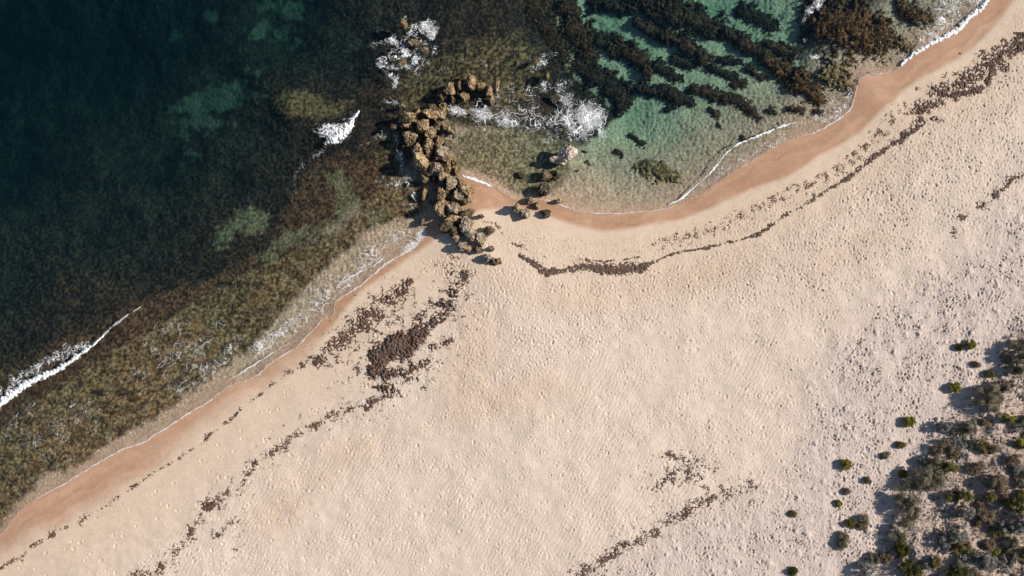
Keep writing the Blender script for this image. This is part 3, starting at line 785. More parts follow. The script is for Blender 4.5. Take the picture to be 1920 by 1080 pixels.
# --- breaking waves and swash edges: ragged white ridges along a line
def crest(name, pts, wd, label, cat='wave', kind=None, rise=0.18, seed=0, rag=0.85, amax=1.0, gap=0.0, step=1.0, group=None):
    k_ = chaikin([p + (w,) for p, w in zip(pts, wd)], 2); pts = [q[:2] for q in k_]; wd = [q[2] for q in k_]
    P = np.array(pts, float); mw = max(wd)
    bb = (P[:, 0].min() - mw * 2 - 2, P[:, 1].min() - mw * 2 - 2, P[:, 0].max() + mw * 2 + 2, P[:, 1].max() + mw * 2 + 2)
    def f(U, V):
        ka = 2.2 + min(2.0, mw / 3); wu = U + ka * fbm(U / 11, V / 11, 3, 700 + seed); wv = V + ka * fbm(U / 11 + 40, V / 11, 3, 710 + seed)
        d, w = seg_dist(wu, wv, pts, False, wd)
        return 1 - d / w + rag * fbm(U / 5, V / 5, 3, 720 + seed) + gap * fbm(U / 17, V / 17, 2, 740 + seed)
    def zf(U, V, ff):
        return water_z(U, V) + rise * sstep(0, 1, ff) * (1 + 0.35 * fbm(U / 3, V / 3, 2, 730 + seed))
    o = relief(name, bb, f, zf, M_FOAM, step, lambda U, V, ff, z: {'a': np.clip(ff * 1.8, 0, amax)})
    return tag(o, label, cat, group, kind)
crest('breaking_wave', [(-60,790),(0,758),(40,725),(80,705),(112,692),(150,665),(170,650),(194,629)], [9,8,7.5,6.5,5.5,4,3,1.5], 'white breaker rolling over dark weed at the lower left edge', seed=1, rise=0.2, gap=.4)
crest('foam_streak', [(190,632),(215,608),(240,590),(263,576)], [1.5,1.8,1.6,1], 'thin foam line trailing up from the lower left breaker', 'foam', 'stuff', 0.06, 2, amax=.4, gap=1.0)
crest('breaking_wave', [(624,262),(638,252),(652,240),(658,228),(668,214),(674,208)], [10,13,11,5,3.5,2], 'short bright white breaker left of the groyne', seed=3, rise=0.22)
foam_field('foam_patch', (575,205,690,285), lambda U, V: gsum(U, V, [(632,250,20,15,-20,1.1),(612,245,24,16,0,.62),(628,236,26,7,0,.6),(644,228,4,20,8,.3)]),
    6, 620, 'torn foam trailing behind the short bright breaker', 0.34, (0.6, 1.3))
foam_field('foam_patch', (-20,640,200,760), lambda U, V: np.exp(-(seg_dist(U, V, [(0,735),(50,700),(100,672),(160,645)]) / 15) ** 2) * 0.5,
    6, 640, 'torn foam behind the lower left breaker', 0.3)
crest('breaking_wave', [(1690,122),(1714,101),(1741,84),(1771,69),(1800,55),(1814,34),(1840,16),(1854,-2),(1880,-34)], [2,4,4.5,5,5.5,5,5,4.5,4], 'white shore break running off the top right edge', seed=5, rise=0.1, gap=.3)
crest('breaking_wave', [(1255,383),(1280,372),(1300,352),(1330,328),(1345,309),(1364,283),(1392,266),(1430,251),(1464,237),(1492,229)], [.8,1.7,.8,1.2,1.7,.9,1.8,2.2,1.8,.5], 'thin white wavelet along the right side of the sandy pool', seed=6, rise=0.02, amax=.7, gap=1.2)
crest('breaking_wave', [(868,330),(885,335),(905,342),(922,350)], [1.2,3.2,3.2,1.2], 'little white wavelet on the sand just right of the groyne', seed=7, rise=0.03)
EDGES = [
 ([(62,937),(120,908),(137,897),(180,870),(210,853),(235,840),(275,828),(285,818),(320,798),(357,772),(395,752),(412,735),(440,719)], 1.1, 'thin white swash edge on the wet sand at lower left'),
 ([(425,715),(455,697),(495,672),(542,642)], 1.3, 'straight swash line inside the water left of the wrack'),
 ([(440,719),(470,712),(490,699),(502,684),(530,665),(550,657),(566,642),(574,631),(592,614),(604,600)], 0.9, 'wavy swash edge below the straight swash line'),
 ([(604,600),(606,580),(603,572),(622,568)], 0.8, 'small hooked swash edge left of the seaweed scatter'),
 ([(622,569),(645,555),(670,540),(697,518),(704,511),(725,493),(755,476),(784,458),(788,447),(802,428)], 1.5, 'white swash edge running up to the foot of the groyne'),
 ([(633,535),(660,518),(680,505)], 2.0, 'foam bar in the shallows left of the groyne foot'),
 ([(696,502),(712,488),(724,483)], 1.8, 'short foam bar nearest the groyne foot'),
 ([(1000,372),(1030,376),(1062,390),(1100,398),(1140,401),(1200,398),(1240,393),(1272,384)], 0.8, 'faint swash edge along the bottom of the cove'),
 ([(1500,257),(1525,249),(1548,239),(1566,227),(1585,214),(1598,200),(1602,187),(1606,166)], 1.3, 'curved white swash edge below the golden reef flat'),
 ([(1612,146),(1640,139),(1668,137)], 0.8, 'faint swash edge between the reef flat and the shore break'),
]
for i, (p, w, lab) in enumerate(EDGES):
    crest('swash_line', p, [0.3] + [w] * (len(p) - 2) + [0.3], lab, 'foam', 'stuff', 0.03, 20 + i, 0.6, 0.5, gap=1.3, step=0.7)

# ------------------------------------------------------------------ rocks
def ico(sub):
    bm = bmesh.new(); bmesh.ops.create_icosphere(bm, subdivisions=sub, radius=1.0)
    v = np.array([x.co[:] for x in bm.verts]); f = np.array([[q.index for q in x.verts] for x in bm.faces]); bm.free()
    return v, f
ICO5, ICO4 = ico(5), ico(4)
def vnoise3(p, seed):
    i = np.floor(p).astype(np.int64); f = p - i; f = f * f * (3 - 2 * f)
    r = 0
    for dx in (0, 1):
        for dy in (0, 1):
            for dz in (0, 1):
                h = hash01(i[:, 0] + dx + (i[:, 2] + dz) * 7919, i[:, 1] + dy, seed)
                r = r + h * np.where(dx, f[:, 0], 1 - f[:, 0]) * np.where(dy, f[:, 1], 1 - f[:, 1]) * np.where(dz, f[:, 2], 1 - f[:, 2])
    return r * 2 - 1
TONES = {'tan': ((0.50, 0.36, 0.21), (0.20, 0.135, 0.075)), 'pale': ((0.52, 0.43, 0.33), (0.36, 0.27, 0.19)), 'dark': ((0.20, 0.155, 0.105), (0.10, 0.078, 0.052)),
         'gold': ((0.39, 0.28, 0.14), (0.18, 0.12, 0.055)), 'white': ((0.74, 0.69, 0.63), (0.50, 0.31, 0.18)), 'wet': ((0.13, 0.10, 0.06), (0.06, 0.05, 0.03)), 'grey': ((0.50, 0.40, 0.29), (0.26, 0.20, 0.14))}
def rock(u, v, rx, ry, ang, tone, zc, rz, label, group, seed):
    r = np.random.default_rng(seed)
    V0, Fc = ICO4
    n = r.normal(size=(17, 3)); n /= np.linalg.norm(n, axis=1, keepdims=True); d = r.uniform(0.62, 0.98, 17)
    dots = V0 @ n.T
    rad = np.min(np.where(dots > 0.05, d / np.maximum(dots, 0.05), 9), axis=1)
    rad = np.minimum(rad, 1.2)
    so = r.integers(1000, 99999)
    rad = rad * (1 + 0.10 * vnoise3(V0 * 2.1 + 5, so) - 0.30 * np.maximum(0, 0.35 - np.abs(vnoise3(V0 * 2.6 + 9, so + 1))) + 0.11 * vnoise3(V0 * 6.0, so + 2) + 0.08 * vnoise3(V0 * 14, so + 3))
    P = V0 * rad[:, None]
    P = P * np.array([rx / PPM, ry / PPM, rz * r.uniform(0.75, 1.25)])
    a = -math.radians(ang); ca, sa = math.cos(a), math.sin(a)
    tx, ty = r.uniform(-0.22, 0.22, 2)
    P[:, 2] += P[:, 0] * tx + P[:, 1] * ty
    P = np.stack([P[:, 0] * ca - P[:, 1] * sa, P[:, 0] * sa + P[:, 1] * ca, P[:, 2]], -1)
    hi, lo = TONES[tone]
    q = P * 2.2 + seed
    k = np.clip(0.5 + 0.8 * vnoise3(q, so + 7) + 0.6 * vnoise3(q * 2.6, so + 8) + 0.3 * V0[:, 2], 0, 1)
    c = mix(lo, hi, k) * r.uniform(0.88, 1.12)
    zw = P[:, 2] + zc
    dampf = sstep(0.42, 0.05, zw + 0.1 * vnoise3(q * 1.5, so + 9))
    c = mix(c, (0.09, 0.07, 0.04), 0.75 * dampf)
    x, y, _ = W(u, v, zc)
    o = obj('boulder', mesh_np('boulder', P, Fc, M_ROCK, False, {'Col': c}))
    o.location = (x, y, zc)
    return tag(o, label, 'rock', group)
# (u, v, rx, ry, angle, tone, extra height)
G_MAIN = [(767,220,16,10,-10,'tan',.25),(762,236,13,7,0,'tan',.1),(769,257,14,17,5,'tan',.3),(811,202,14,8,5,'dark',.1),(830,200,9,10,0,'gold',0),(807,214,15,10,10,'tan',.35),(828,218,10,11,0,'tan',.15),(793,236,16,14,20,'tan',.45),  # the dark boulder here has its shading put into the tone
 (837,239,16,7,50,'tan',.1),(808,249,9,11,0,'tan',.4),(804,270,11,11,0,'tan',.35),(824,266,10,10,0,'tan',.35),(840,273,11,12,30,'dark',.1),(783,280,12,15,10,'tan',.35),(789,304,16,19,-15,'tan',.4),(804,286,8,6,-20,'tan',.2),  # the dark entry is a shadow face, its shade given as tone
 (827,284,12,12,0,'grey',.35),(838,299,11,7,0,'tan',.2),(851,301,8,8,0,'gold',0),(818,316,14,12,0,'grey',.45),(800,323,8,9,0,'tan',.2),(839,314,10,8,-20,'tan',.3),(853,318,5,10,-15,'gold',.1),(832,329,15,8,0,'tan',.4),
 (798,338,10,9,0,'gold',.2),(797,362,6,11,10,'gold',.05),(846,343,11,15,10,'grey',.45),(829,346,8,9,0,'dark',.35),(859,342,8,11,-10,'tan',.15),(828,364,11,12,0,'tan',.35),(841,365,6,10,0,'dark',.3),(858,367,12,13,0,'grey',.4),
 (875,359,14,13,20,'tan',.05),(869,378,10,9,0,'dark',.15),(881,374,7,6,0,'tan',0),(811,379,6,5,0,'dark',.1),(825,393,13,17,15,'tan',.4),(852,391,12,12,0,'grey',.35),(875,400,16,9,-20,'dark',.05),(848,410,16,9,0,'tan',.2),(792,416,6,9,10,'dark',.1)]
G_ROOT = [(835,425,14,11,-20,'dark',.3),(849,432,11,11,0,'dark',.25),(874,422,15,15,0,'pale',.3),(881,441,13,12,-20,'pale',.25),(855,447,7,7,0,'tan',.3),(865,461,9,10,0,'grey',.3),(878,466,7,9,0,'tan',.1),(901,450,12,13,0,'grey',.1),
 (914,436,14,7,-32,'dark',.0),(897,469,10,8,15,'dark',0),(922,466,7,6,0,'grey',0),(913,484,9,9,0,'pale',.05),(924,490,7,8,0,'dark',0),(936,490,6,7,-20,'tan',-.05)]
G_UP = [(828,180,7,11,0,'dark',0),(843,167,9,14,5,'tan',.15),(850,187,7,7,0,'tan',0),(863,163,6,9,0,'gold',.05),(872,182,9,10,0,'tan',.1),(883,153,10,15,10,'tan',.2),(900,163,10,9,20,'gold',.1),(917,173,9,11,0,'tan',.1),(930,164,7,13,0,'tan',.1),(923,190,6,10,0,'tan',.05),(858,178,5,7,0,'wet',0)]
G_COVE = [(1064,290,17,14,15,'white',.25),(1047,302,17,8,14,'white',.05),(1095,287,11,8,0,'wet',-.55),(1100,306,10,8,20,'wet',-.45),(977,329,7,7,0,'wet',-.05),(1023,330,9,11,15,'dark',.05),(1038,330,14,12,0,'wet',-.15),(1018,354,11,14,0,'dark',.3),
 (996,377,9,7,0,'grey',.1),(968,391,9,9,0,'grey',.25),(985,400,10,11,0,'grey',.2),(1006,386,6,7,0,'grey',.05),(1024,400,10,8,10,'dark',.05),(1049,377,9,6,0,'tan',.05),(1081,321,6,5,0,'wet',-.3),(1043,187,13,11,0,'wet',-.15)]
G_WASH = [(757,47,10,9,0,'gold',.0),(777,80,15,8,10,'tan',.05),(797,95,8,6,0,'tan',0),(753,117,10,7,-30,'gold',.0),(1027,143,5,8,0,'gold',.0),(1007,114,8,5,-20,'tan',.0)]
ORD = ['first', 'second', 'third', 'fourth', 'fifth', 'sixth', 'seventh', 'eighth', 'ninth', 'tenth', 'eleventh', 'twelfth', 'thirteenth', 'fourteenth', 'fifteenth', 'sixteenth']
def place_rocks(lst, group, labels, seed):
    for i, (u, v, rx, ry, ang, tone, lift) in enumerate(lst):
        g = float(gz(u, v)[0])
        rz = 1.12 * (rx * ry) ** 0.5 / PPM
        base = max(g, -0.15) if lift > -0.2 else g
        zc = base + rz * 0.35 + lift * 1.25
        if tone == 'wet': zc = min(zc, -0.12 - rz * 0.9) if lift < -0.2 else min(zc, -rz * 0.75)
        rock(u, v, rx * 1.07, ry * 1.07, ang, tone, zc, rz, labels[i], group, seed + i * 13)
TW = {'tan': 'tan', 'pale': 'pale cream', 'dark': 'dark brown', 'gold': 'golden', 'white': 'whitish', 'wet': 'submerged dark', 'grey': 'grey-brown'}
def main_labels():
    out = [None] * len(G_MAIN); side = {}
    for i, (u, v, rx, ry, ang, tone, l) in enumerate(G_MAIN):
        c = 790 + (v - 200) * 0.33
        s = 'left' if u < c - 13 else ('right' if u > c + 15 else 'middle')
        side.setdefault((s, tone), []).append(i)
    for (s, tone), ids in side.items():
        ids.sort(key=lambda i: G_MAIN[i][1])
        for k, i in enumerate(ids):
            where = {'left': 'on the left flank of the groyne', 'right': 'on the right flank of the groyne', 'middle': 'along the middle of the groyne'}[s]
            sz = 'large ' if G_MAIN[i][2] * G_MAIN[i][3] > 210 else ('small ' if G_MAIN[i][2] * G_MAIN[i][3] < 75 else '')
            out[i] = f'{sz}{TW[tone]} boulder {where}, ' + (f'{ORD[k]} from the seaward tip' if len(ids) > 1 else 'alone of its colour')
    return out
_r = np.random.default_rng(505); RUB = []
while len(RUB) < 64:
    k = _r.uniform(0, len(GROYNE) - 2.3); i = int(k); a, b = GROYNE[i], GROYNE[i + 1]
    u = a[0] + (b[0] - a[0]) * (k - i) + _r.normal(0, 17); v = a[1] + (b[1] - a[1]) * (k - i) + _r.normal(0, 9)
    if all(math.hypot(u - q[0], v - q[1]) > 0.55 * (q[2] + q[3]) / 2 + 2 for q in G_MAIN) and all(math.hypot(u - q[0], v - q[1]) > 6 for q in RUB):
        RUB.append((u, v, _r.uniform(3, 7.5), _r.uniform(3, 6.5), _r.uniform(0, 180), ['dark', 'tan', 'grey', 'dark'][int(_r.integers(0, 4))], _r.uniform(0.0, 0.35)))
RUB.sort(key=lambda q: q[1])
place_rocks(RUB, 'rubble stones between the groyne boulders', ['small rubble stone between the groyne boulders, ' + (ORD[k] if k < len(ORD) else f'{k + 1}th') + ' from the seaward tip' for k in range(len(RUB))], 5600)
place_rocks(G_MAIN, 'boulders of the rock groyne', main_labels(), 5000)
place_rocks(G_ROOT, 'boulders where the groyne meets the dry sand', [
 'dark pitted boulder casting a long shadow onto the sand left of the groyne foot', 'dark boulder wedged right of the one with the long shadow', 'largest pale round boulder at the groyne foot', 'pale boulder just below the largest pale round one',
 'small tan boulder below the two dark ones at the groyne foot', 'grey boulder with a wide shadow at the lower left of the groyne foot', 'small tan boulder right of the grey one with a wide shadow', 'rough grey boulder half buried at the right of the groyne foot',
 'long dark boulder lying at a slant on the sand right of the groyne foot', 'dark low boulder below the rough grey one on the sand', 'small grey stone rightmost of the low row on the sand', 'pale boulder near the lower end of the groyne on bare sand',
 'small dark stone beside the pale lowest boulder', 'last small stone at the lower right end of the groyne'], 6000)
UPL = ['dark boulder leftmost of the detached rocks off the groyne head', 'tall tan boulder second from left of the detached rocks', 'small tan boulder at the lower left of the detached rocks', 'small golden boulder between two tall ones in the detached rocks',
 'tan boulder in the lower middle of the detached rocks', 'tallest tan boulder at the top of the detached rocks', 'golden boulder right of the tallest detached rock', 'tan boulder in the right group of the detached rocks', 'narrow tan boulder at the right end of the detached rocks',
 'small tan boulder lowest at the right end of the detached rocks', 'small submerged stone among the detached rocks']
place_rocks(G_UP, 'detached rocks off the groyne head', UPL, 7000)
COL_L = ['big white and orange boulder standing in the cove water', 'flat tan slab leaning below the white cove boulder', 'dark submerged rock right of the white cove boulder', 'second dark submerged rock below and right of the white cove boulder',
 'small dark rock alone in the olive shallows of the cove', 'dark rock at the upper left of the weedy cove cluster', 'wide submerged weedy rock below the flat slab', 'wedge-shaped dark boulder with one bright side at the water edge', 'grey stone topmost of the rock group on the wet sand',
 'grey stone leftmost of the rock group on the wet sand', 'rough grey boulder lowest of the rock group on the wet sand', 'small grey stone at the right of the rock group on the wet sand', 'dark flat stone alone at the edge of the wet sand', 'tan stone in the thin water right of the rock group',
 'tiny submerged stone in the green water of the cove', 'reddish submerged rock beside the foam at the top of the cove']
place_rocks(G_COVE, 'rocks in the cove', COL_L, 8000)
place_rocks(G_WASH, 'rocks awash beyond the groyne', ['golden rock awash at the upper left of the swirling foam', 'tan rock slab in the middle of the swirling foam', 'small tan rock at the right rim of the swirling foam', 'golden rock under the lower foam swirl',
 'small golden rock in the foam threads by the brown weed', 'tan rock tip in the upper foam threads by the brown weed'], 9000)

# ------------------------------------------------------------------ seaweed wrack on the sand
def wrack_attr(seed, grey=0.0):
    def at(U, V, ff, z):
        m = np.clip(0.45 + 0.9 * fbm(U / 3.2, V / 3.2, 2, seed + 3) + 0.4 * fbm(U / 12, V / 12, 2, seed + 4), 0, 1)
        c = mix((0.040, 0.022, 0.015), (0.20, 0.118, 0.082), m)
        gk = grey * np.clip(0.5 + 1.2 * fbm(U / 20, V / 20, 2, seed + 5), 0, 1)
        return {'Col': mix(c, (0.17, 0.14, 0.13), gk)}
    return at
def wrack(name, bbox, dens, seed, label, sc=7.0, rise=0.16, grey=0.2, split=None, names=None, group=None, thr=0.0, stretch=(1, 1)):
    def f(U, V):
        d = dens(U, V)
        sc_ = sc * 0.82; n = fbm(U / sc_ * stretch[0], V / sc_ * stretch[1], 4, seed, 0.65) * 1.3
        r = 1 - np.abs(perlin(U / (sc * 1.3), V / (sc * 1.3), seed + 60)) * 3.2
        big = fbm(U / (sc * 3.6), V / (sc * 3.6), 2, seed + 70) * 0.75
        return np.where(d > 0.02, np.maximum(n, 0.5 * r - 0.10) - 0.66 + d * 1.08 + big * (1 - 0.45 * np.minimum(1, d)) - thr, -1)
    def zf(U, V, ff):
        k = np.clip(ff, -0.05, 0.55) / 0.55
        return gz(U, V) - 0.015 + 0.65 * rise * k * (1 + 0.55 * fbm(U / 3.0, V / 3.0, 2, seed + 9)) + 0.015 * (ff > 0)
    r = relief(name, bbox, f, zf, M_WRACK, 1.0, wrack_attr(seed, grey), split=split)
    if split is None:
        return tag(r, label, 'seaweed', kind='stuff')
    o, big = r
    if o: tag(o, label, 'seaweed', kind='stuff')
    big.sort(key=lambda t: t[1])
    for k, (b, u, v, n) in enumerate(big):
        ln = names(k, len(big), n)
        tag(b, ln, 'seaweed', group)
def band(pts, wds, a=0.8):
    def d(U, V):
        di, w = seg_dist(U, V, pts, False, wds)
        return a * np.exp(-(di / w) ** 2)
    return d
def bbx(pts, m):
    P = np.array(pts); return (P[:, 0].min() - m, P[:, 1].min() - m, P[:, 0].max() + m, P[:, 1].max() + m)
def nth(where):
    def f(k, n, size):
        return f'seaweed clump {where}, {ORD[k] if k < len(ORD) else str(k + 1) + "th"} from the left'
    return f
# big pile below the groyne
PILE = [(702,690),(715,668),(740,648),(765,630),(790,622)]
wrack('seaweed_scatter', (670,505,890,760), lambda U, V: np.maximum.reduce([gsum(U, V, [(760,655,70,60,-40,.40),(715,665,30,22,-30,1.15),(745,645,38,22,-30,1.2),(780,625,26,20,-30,1.05),(765,650,20,26,0,.95),(700,695,18,20,0,.85),(735,700,40,16,-10,.76),(722,730,28,24,0,.56),(785,690,42,28,0,.5),
    (812,600,34,16,-40,.62),(838,575,28,20,-50,.58),(852,552,20,20,0,.52),(865,520,18,30,0,.44),(795,598,34,18,-40,.5),(800,650,30,40,-30,.36)])]), 900, 'loose brown seaweed scraps around the big pile',
    split=(1500, 'seaweed_pile'), names=lambda k, n, s: ['big dark brown seaweed pile on the sand below the groyne', 'second dark seaweed pile joined up towards the groyne', 'third dark seaweed pile near the groyne foot'][min(k, 2)] if n > 1 else 'big dark brown seaweed pile on the sand below the groyne', rise=0.30, grey=0.35)
SC1 = [(596,676),(628,650),(662,616),(698,586),(730,560),(768,528)]
wrack('seaweed_scatter', (560,505,800,700), band(SC1, [14,24,30,30,24,12], .60), 930, 'fine seaweed scraps left of the big pile', split=(60, 'seaweed_clump'), names=nth('in the scatter between the big pile and the water'), group='seaweed clumps left of the big pile', rise=0.16, sc=6.0)
L1 = [(-20,1075),(20,1055),(60,1025),(110,995),(150,980),(190,955),(225,930),(262,905),(300,880),(340,858),(380,830),(400,808),(430,790),(455,762),(480,745),(505,725),(530,708),(560,690),(590,668)]
wrack('wrack_line', bbx(L1, 14), band(L1, [6.5] * 8 + [4.5] * 8 + [6, 7, 9], .46), 950, 'thin broken line of seaweed scraps just above the wet sand at lower left', sc=5.0, rise=0.07, grey=0)
L2 = [(255,1085),(290,1070),(325,1045),(345,1020),(360,990),(385,955),(420,930),(450,912),(478,870),(510,850),(545,820),(575,806),(610,785),(640,775),(670,765),(700,755),(720,745)]
wrack('wrack_line', bbx(L2, 24), band(L2, [13,14,15,13,12,12,11,9,8,9,10,10,11,11,11,11,9], .50), 970, 'upper broken line of seaweed scraps across the lower left sand', sc=7.0, rise=0.12, grey=0.3,
      split=(70, 'seaweed_clump'), names=nth('in the upper wrack line at lower left'), group='seaweed clumps of the upper wrack line')
L2b = [(400,1010),(430,980),(450,960),(440,1030)]
wrack('seaweed_scatter', (380,930,480,1050), band(L2b, [10] * 4, .40), 980, 'few dull seaweed scraps right of the upper wrack line', sc=6, rise=0.05, grey=0.6)
L3 = [(975,478),(1000,495),(1025,510),(1060,508),(1090,500),(1120,502),(1160,505),(1200,502),(1225,492),(1255,478),(1290,470),(1330,464),(1370,454),(1410,444),(1440,428),(1470,405),(1500,390),(1530,370),(1570,345),(1610,318),(1650,285),(1690,262)]
wrack('wrack_line', bbx(L3, 22), lambda U, V: np.maximum(band(L3[:9], [5,6,9,8,8,11,12,11,4.5], .92)(U, V), band(L3[7:], [6, 4, 3.4, 3.2, 3.2, 3.4, 4, 4.4, 4.6, 4.8, 5, 5.4, 6, 7, 8], .66)(U, V)), 1000, 'long dark seaweed line curving along the cove beach', sc=6.0, rise=0.10, grey=0.35, thr=0.02)
L3b = [(905,415),(930,420),(940,436),(960,455),(990,470),(1020,480)]
wrack('wrack_line', bbx(L3b, 10), band(L3b, [4,4,4,4,5,5], .42), 1010, 'wispy seaweed threads on the sand right of the groyne foot', sc=5.0, rise=0.05, grey=0)
L3c = [(1090,487),(1130,490),(1170,487),(1200,482)]
wrack('wrack_line', bbx(L3c, 10), band(L3c, [2.5, 3, 3, 2], .62), 1015, 'short dark seaweed thread just above the long dark line', sc=5.0, rise=0.05, grey=0)
L4 = [(1690,232),(1712,240),(1735,228),(1740,222)]
wrack('seaweed_scatter', (1660,190,1770,275), lambda U, V: gsum(U, V, [(1700,246,14,8,-40,.75),(1715,243,20,6,-30,.85),(1732,228,10,8,0,.75),(1712,225,24,9,-10,.42),(1755,221,14,6,0,.5),(1690,262,22,6,-35,.5)]), 1020, 'loose scraps round the dark seaweed patch on the upper right sand',
      split=(110, 'seaweed_patch'), names=nth('of the lower patch on the upper right sand'), group='lower seaweed patch on the upper right sand', sc=6, rise=0.12, grey=0.2)
wrack('seaweed_scatter', (1690,60,1960,215), lambda U, V: np.maximum(gsum(U, V, [(1775,178,16,7,-10,.95),(1800,175,26,7,-10,.95),(1835,168,22,8,-25,.95),(1852,155,9,16,10,.95),(1860,135,10,14,20,.8),(1880,125,16,12,-30,.7),(1800,155,40,14,-20,.45),(1830,140,34,14,-30,.48),(1870,100,40,18,-40,.55),(1915,85,24,18,-40,.7),(1780,150,50,14,-30,.36),(1740,190,40,9,-30,.32),(1770,172,5,10,0,.8)]),
      band([(1690,238),(1735,196),(1785,165),(1835,133),(1885,98),(1950,45)], [20, 24, 26, 26, 24, 20], .66)(U, V)), 1040, 'webs of thin dark seaweed on the upper right beach', sc=6, rise=0.11, grey=0.2,
      split=(500, 'seaweed_patch'), names=nth('of the curled bands on the upper right beach'), group='curled seaweed bands on the upper right beach')
L5 = [(1430,435),(1460,410),(1500,378),(1540,352),(1590,320),(1640,270),(1670,240)]
wrack('seaweed_scatter', (1200,190,1720,470), lambda U, V: np.maximum(band([(1240,455),(1300,440),(1370,415),(1430,385),(1500,352),(1560,325),(1610,290),(1650,250),(1690,205)], [14] * 9, .45)(U, V), band([(1440,372),(1490,352),(1520,335),(1560,318),(1600,285),(1632,245)], [3] * 6, .5)(U, V)), 1060, 'fine seaweed crumbs on the smooth sand above the wet band of the cove', sc=3.4, rise=0.04, grey=0)
L6 = [(1785,440),(1800,410),(1830,393),(1850,385),(1862,370),(1880,355),(1900,335),(1920,325),(1960,310)]
wrack('seaweed_scatter', bbx(L6, 18), band(L6, [8,9,7,8,9,9,7,6,6], .50), 1080, 'small scraps along the high seaweed line at the right edge', sc=6, rise=0.10, grey=0.3,
      split=(50, 'seaweed_clump'), names=nth('in the high line at the right edge'), group='seaweed clumps of the high line at the right edge')
L7 = [(1080,1085),(1120,1060),(1165,1025),(1190,1015),(1225,1000),(1240,985),(1260,975),(1290,960),(1310,945),(1345,930),(1400,915)]
wrack('seaweed_scatter', (1060,840,1440,1100), lambda U, V: np.maximum(band(L7, [12,12,13,12,11,11,11,12,12,11,12], .54)(U, V), gsum(U, V, [(1262,855,34,12,10,.46),(1290,880,24,24,0,.50),(1240,908,22,12,-30,.55),(1320,855,9,12,20,.6),(1270,890,34,22,0,.46),(1322,912,14,9,0,.55),(1400,903,14,10,0,.5)])), 1100, 'small seaweed scraps on the dry sand at lower right', sc=6, rise=0.10, grey=0.5,
      split=(50, 'seaweed_clump'), names=nth('on the dry sand at lower right'), group='seaweed clumps on the dry sand at lower right')
wrack('seaweed_scatter', (560,490,900,800), lambda U, V: gsum(U, V, [(735,640,130,90,-40,.34),(850,560,40,60,-20,.36)]), 1160, 'fine seaweed crumbs strewn all around the big pile', sc=3.4, rise=0.05, grey=0.2)
wrack('seaweed_scatter', (1060,830,1440,1100), lambda U, V: np.maximum(band(L7, [24] * 11, .33)(U, V), gsum(U, V, [(1285,880,60,45,0,.34)])), 1170, 'fine seaweed crumbs round the clumps on the dry sand at lower right', sc=3.6, rise=0.05, grey=0.4)
wrack('seaweed_scatter', (240,740,720,1095), band(L2, [22] * 17, .32), 1180, 'fine seaweed crumbs along the upper wrack line at lower left', sc=3.6, rise=0.04, grey=0.2)
wrack('seaweed_scatter', (820,450,905,560), lambda U, V: gsum(U, V, [(850,495,30,24,0,.36),(870,520,16,34,0,.45)]), 1120, 'sparse seaweed bits on trampled sand below the groyne foot', sc=5, rise=0.07, grey=0.1)

wrack('seaweed_scatter', (1440,560,1860,1085), lambda U, V: 0.07 * sstep(-10, 40, sample(F_rough, U, V)) * (1 - sstep(-20, 20, sample(F_dune, U, V))), 1140, 'rare dark bits strewn over the rough dry sand below the dune', sc=5.0, rise=0.07, grey=0.7)
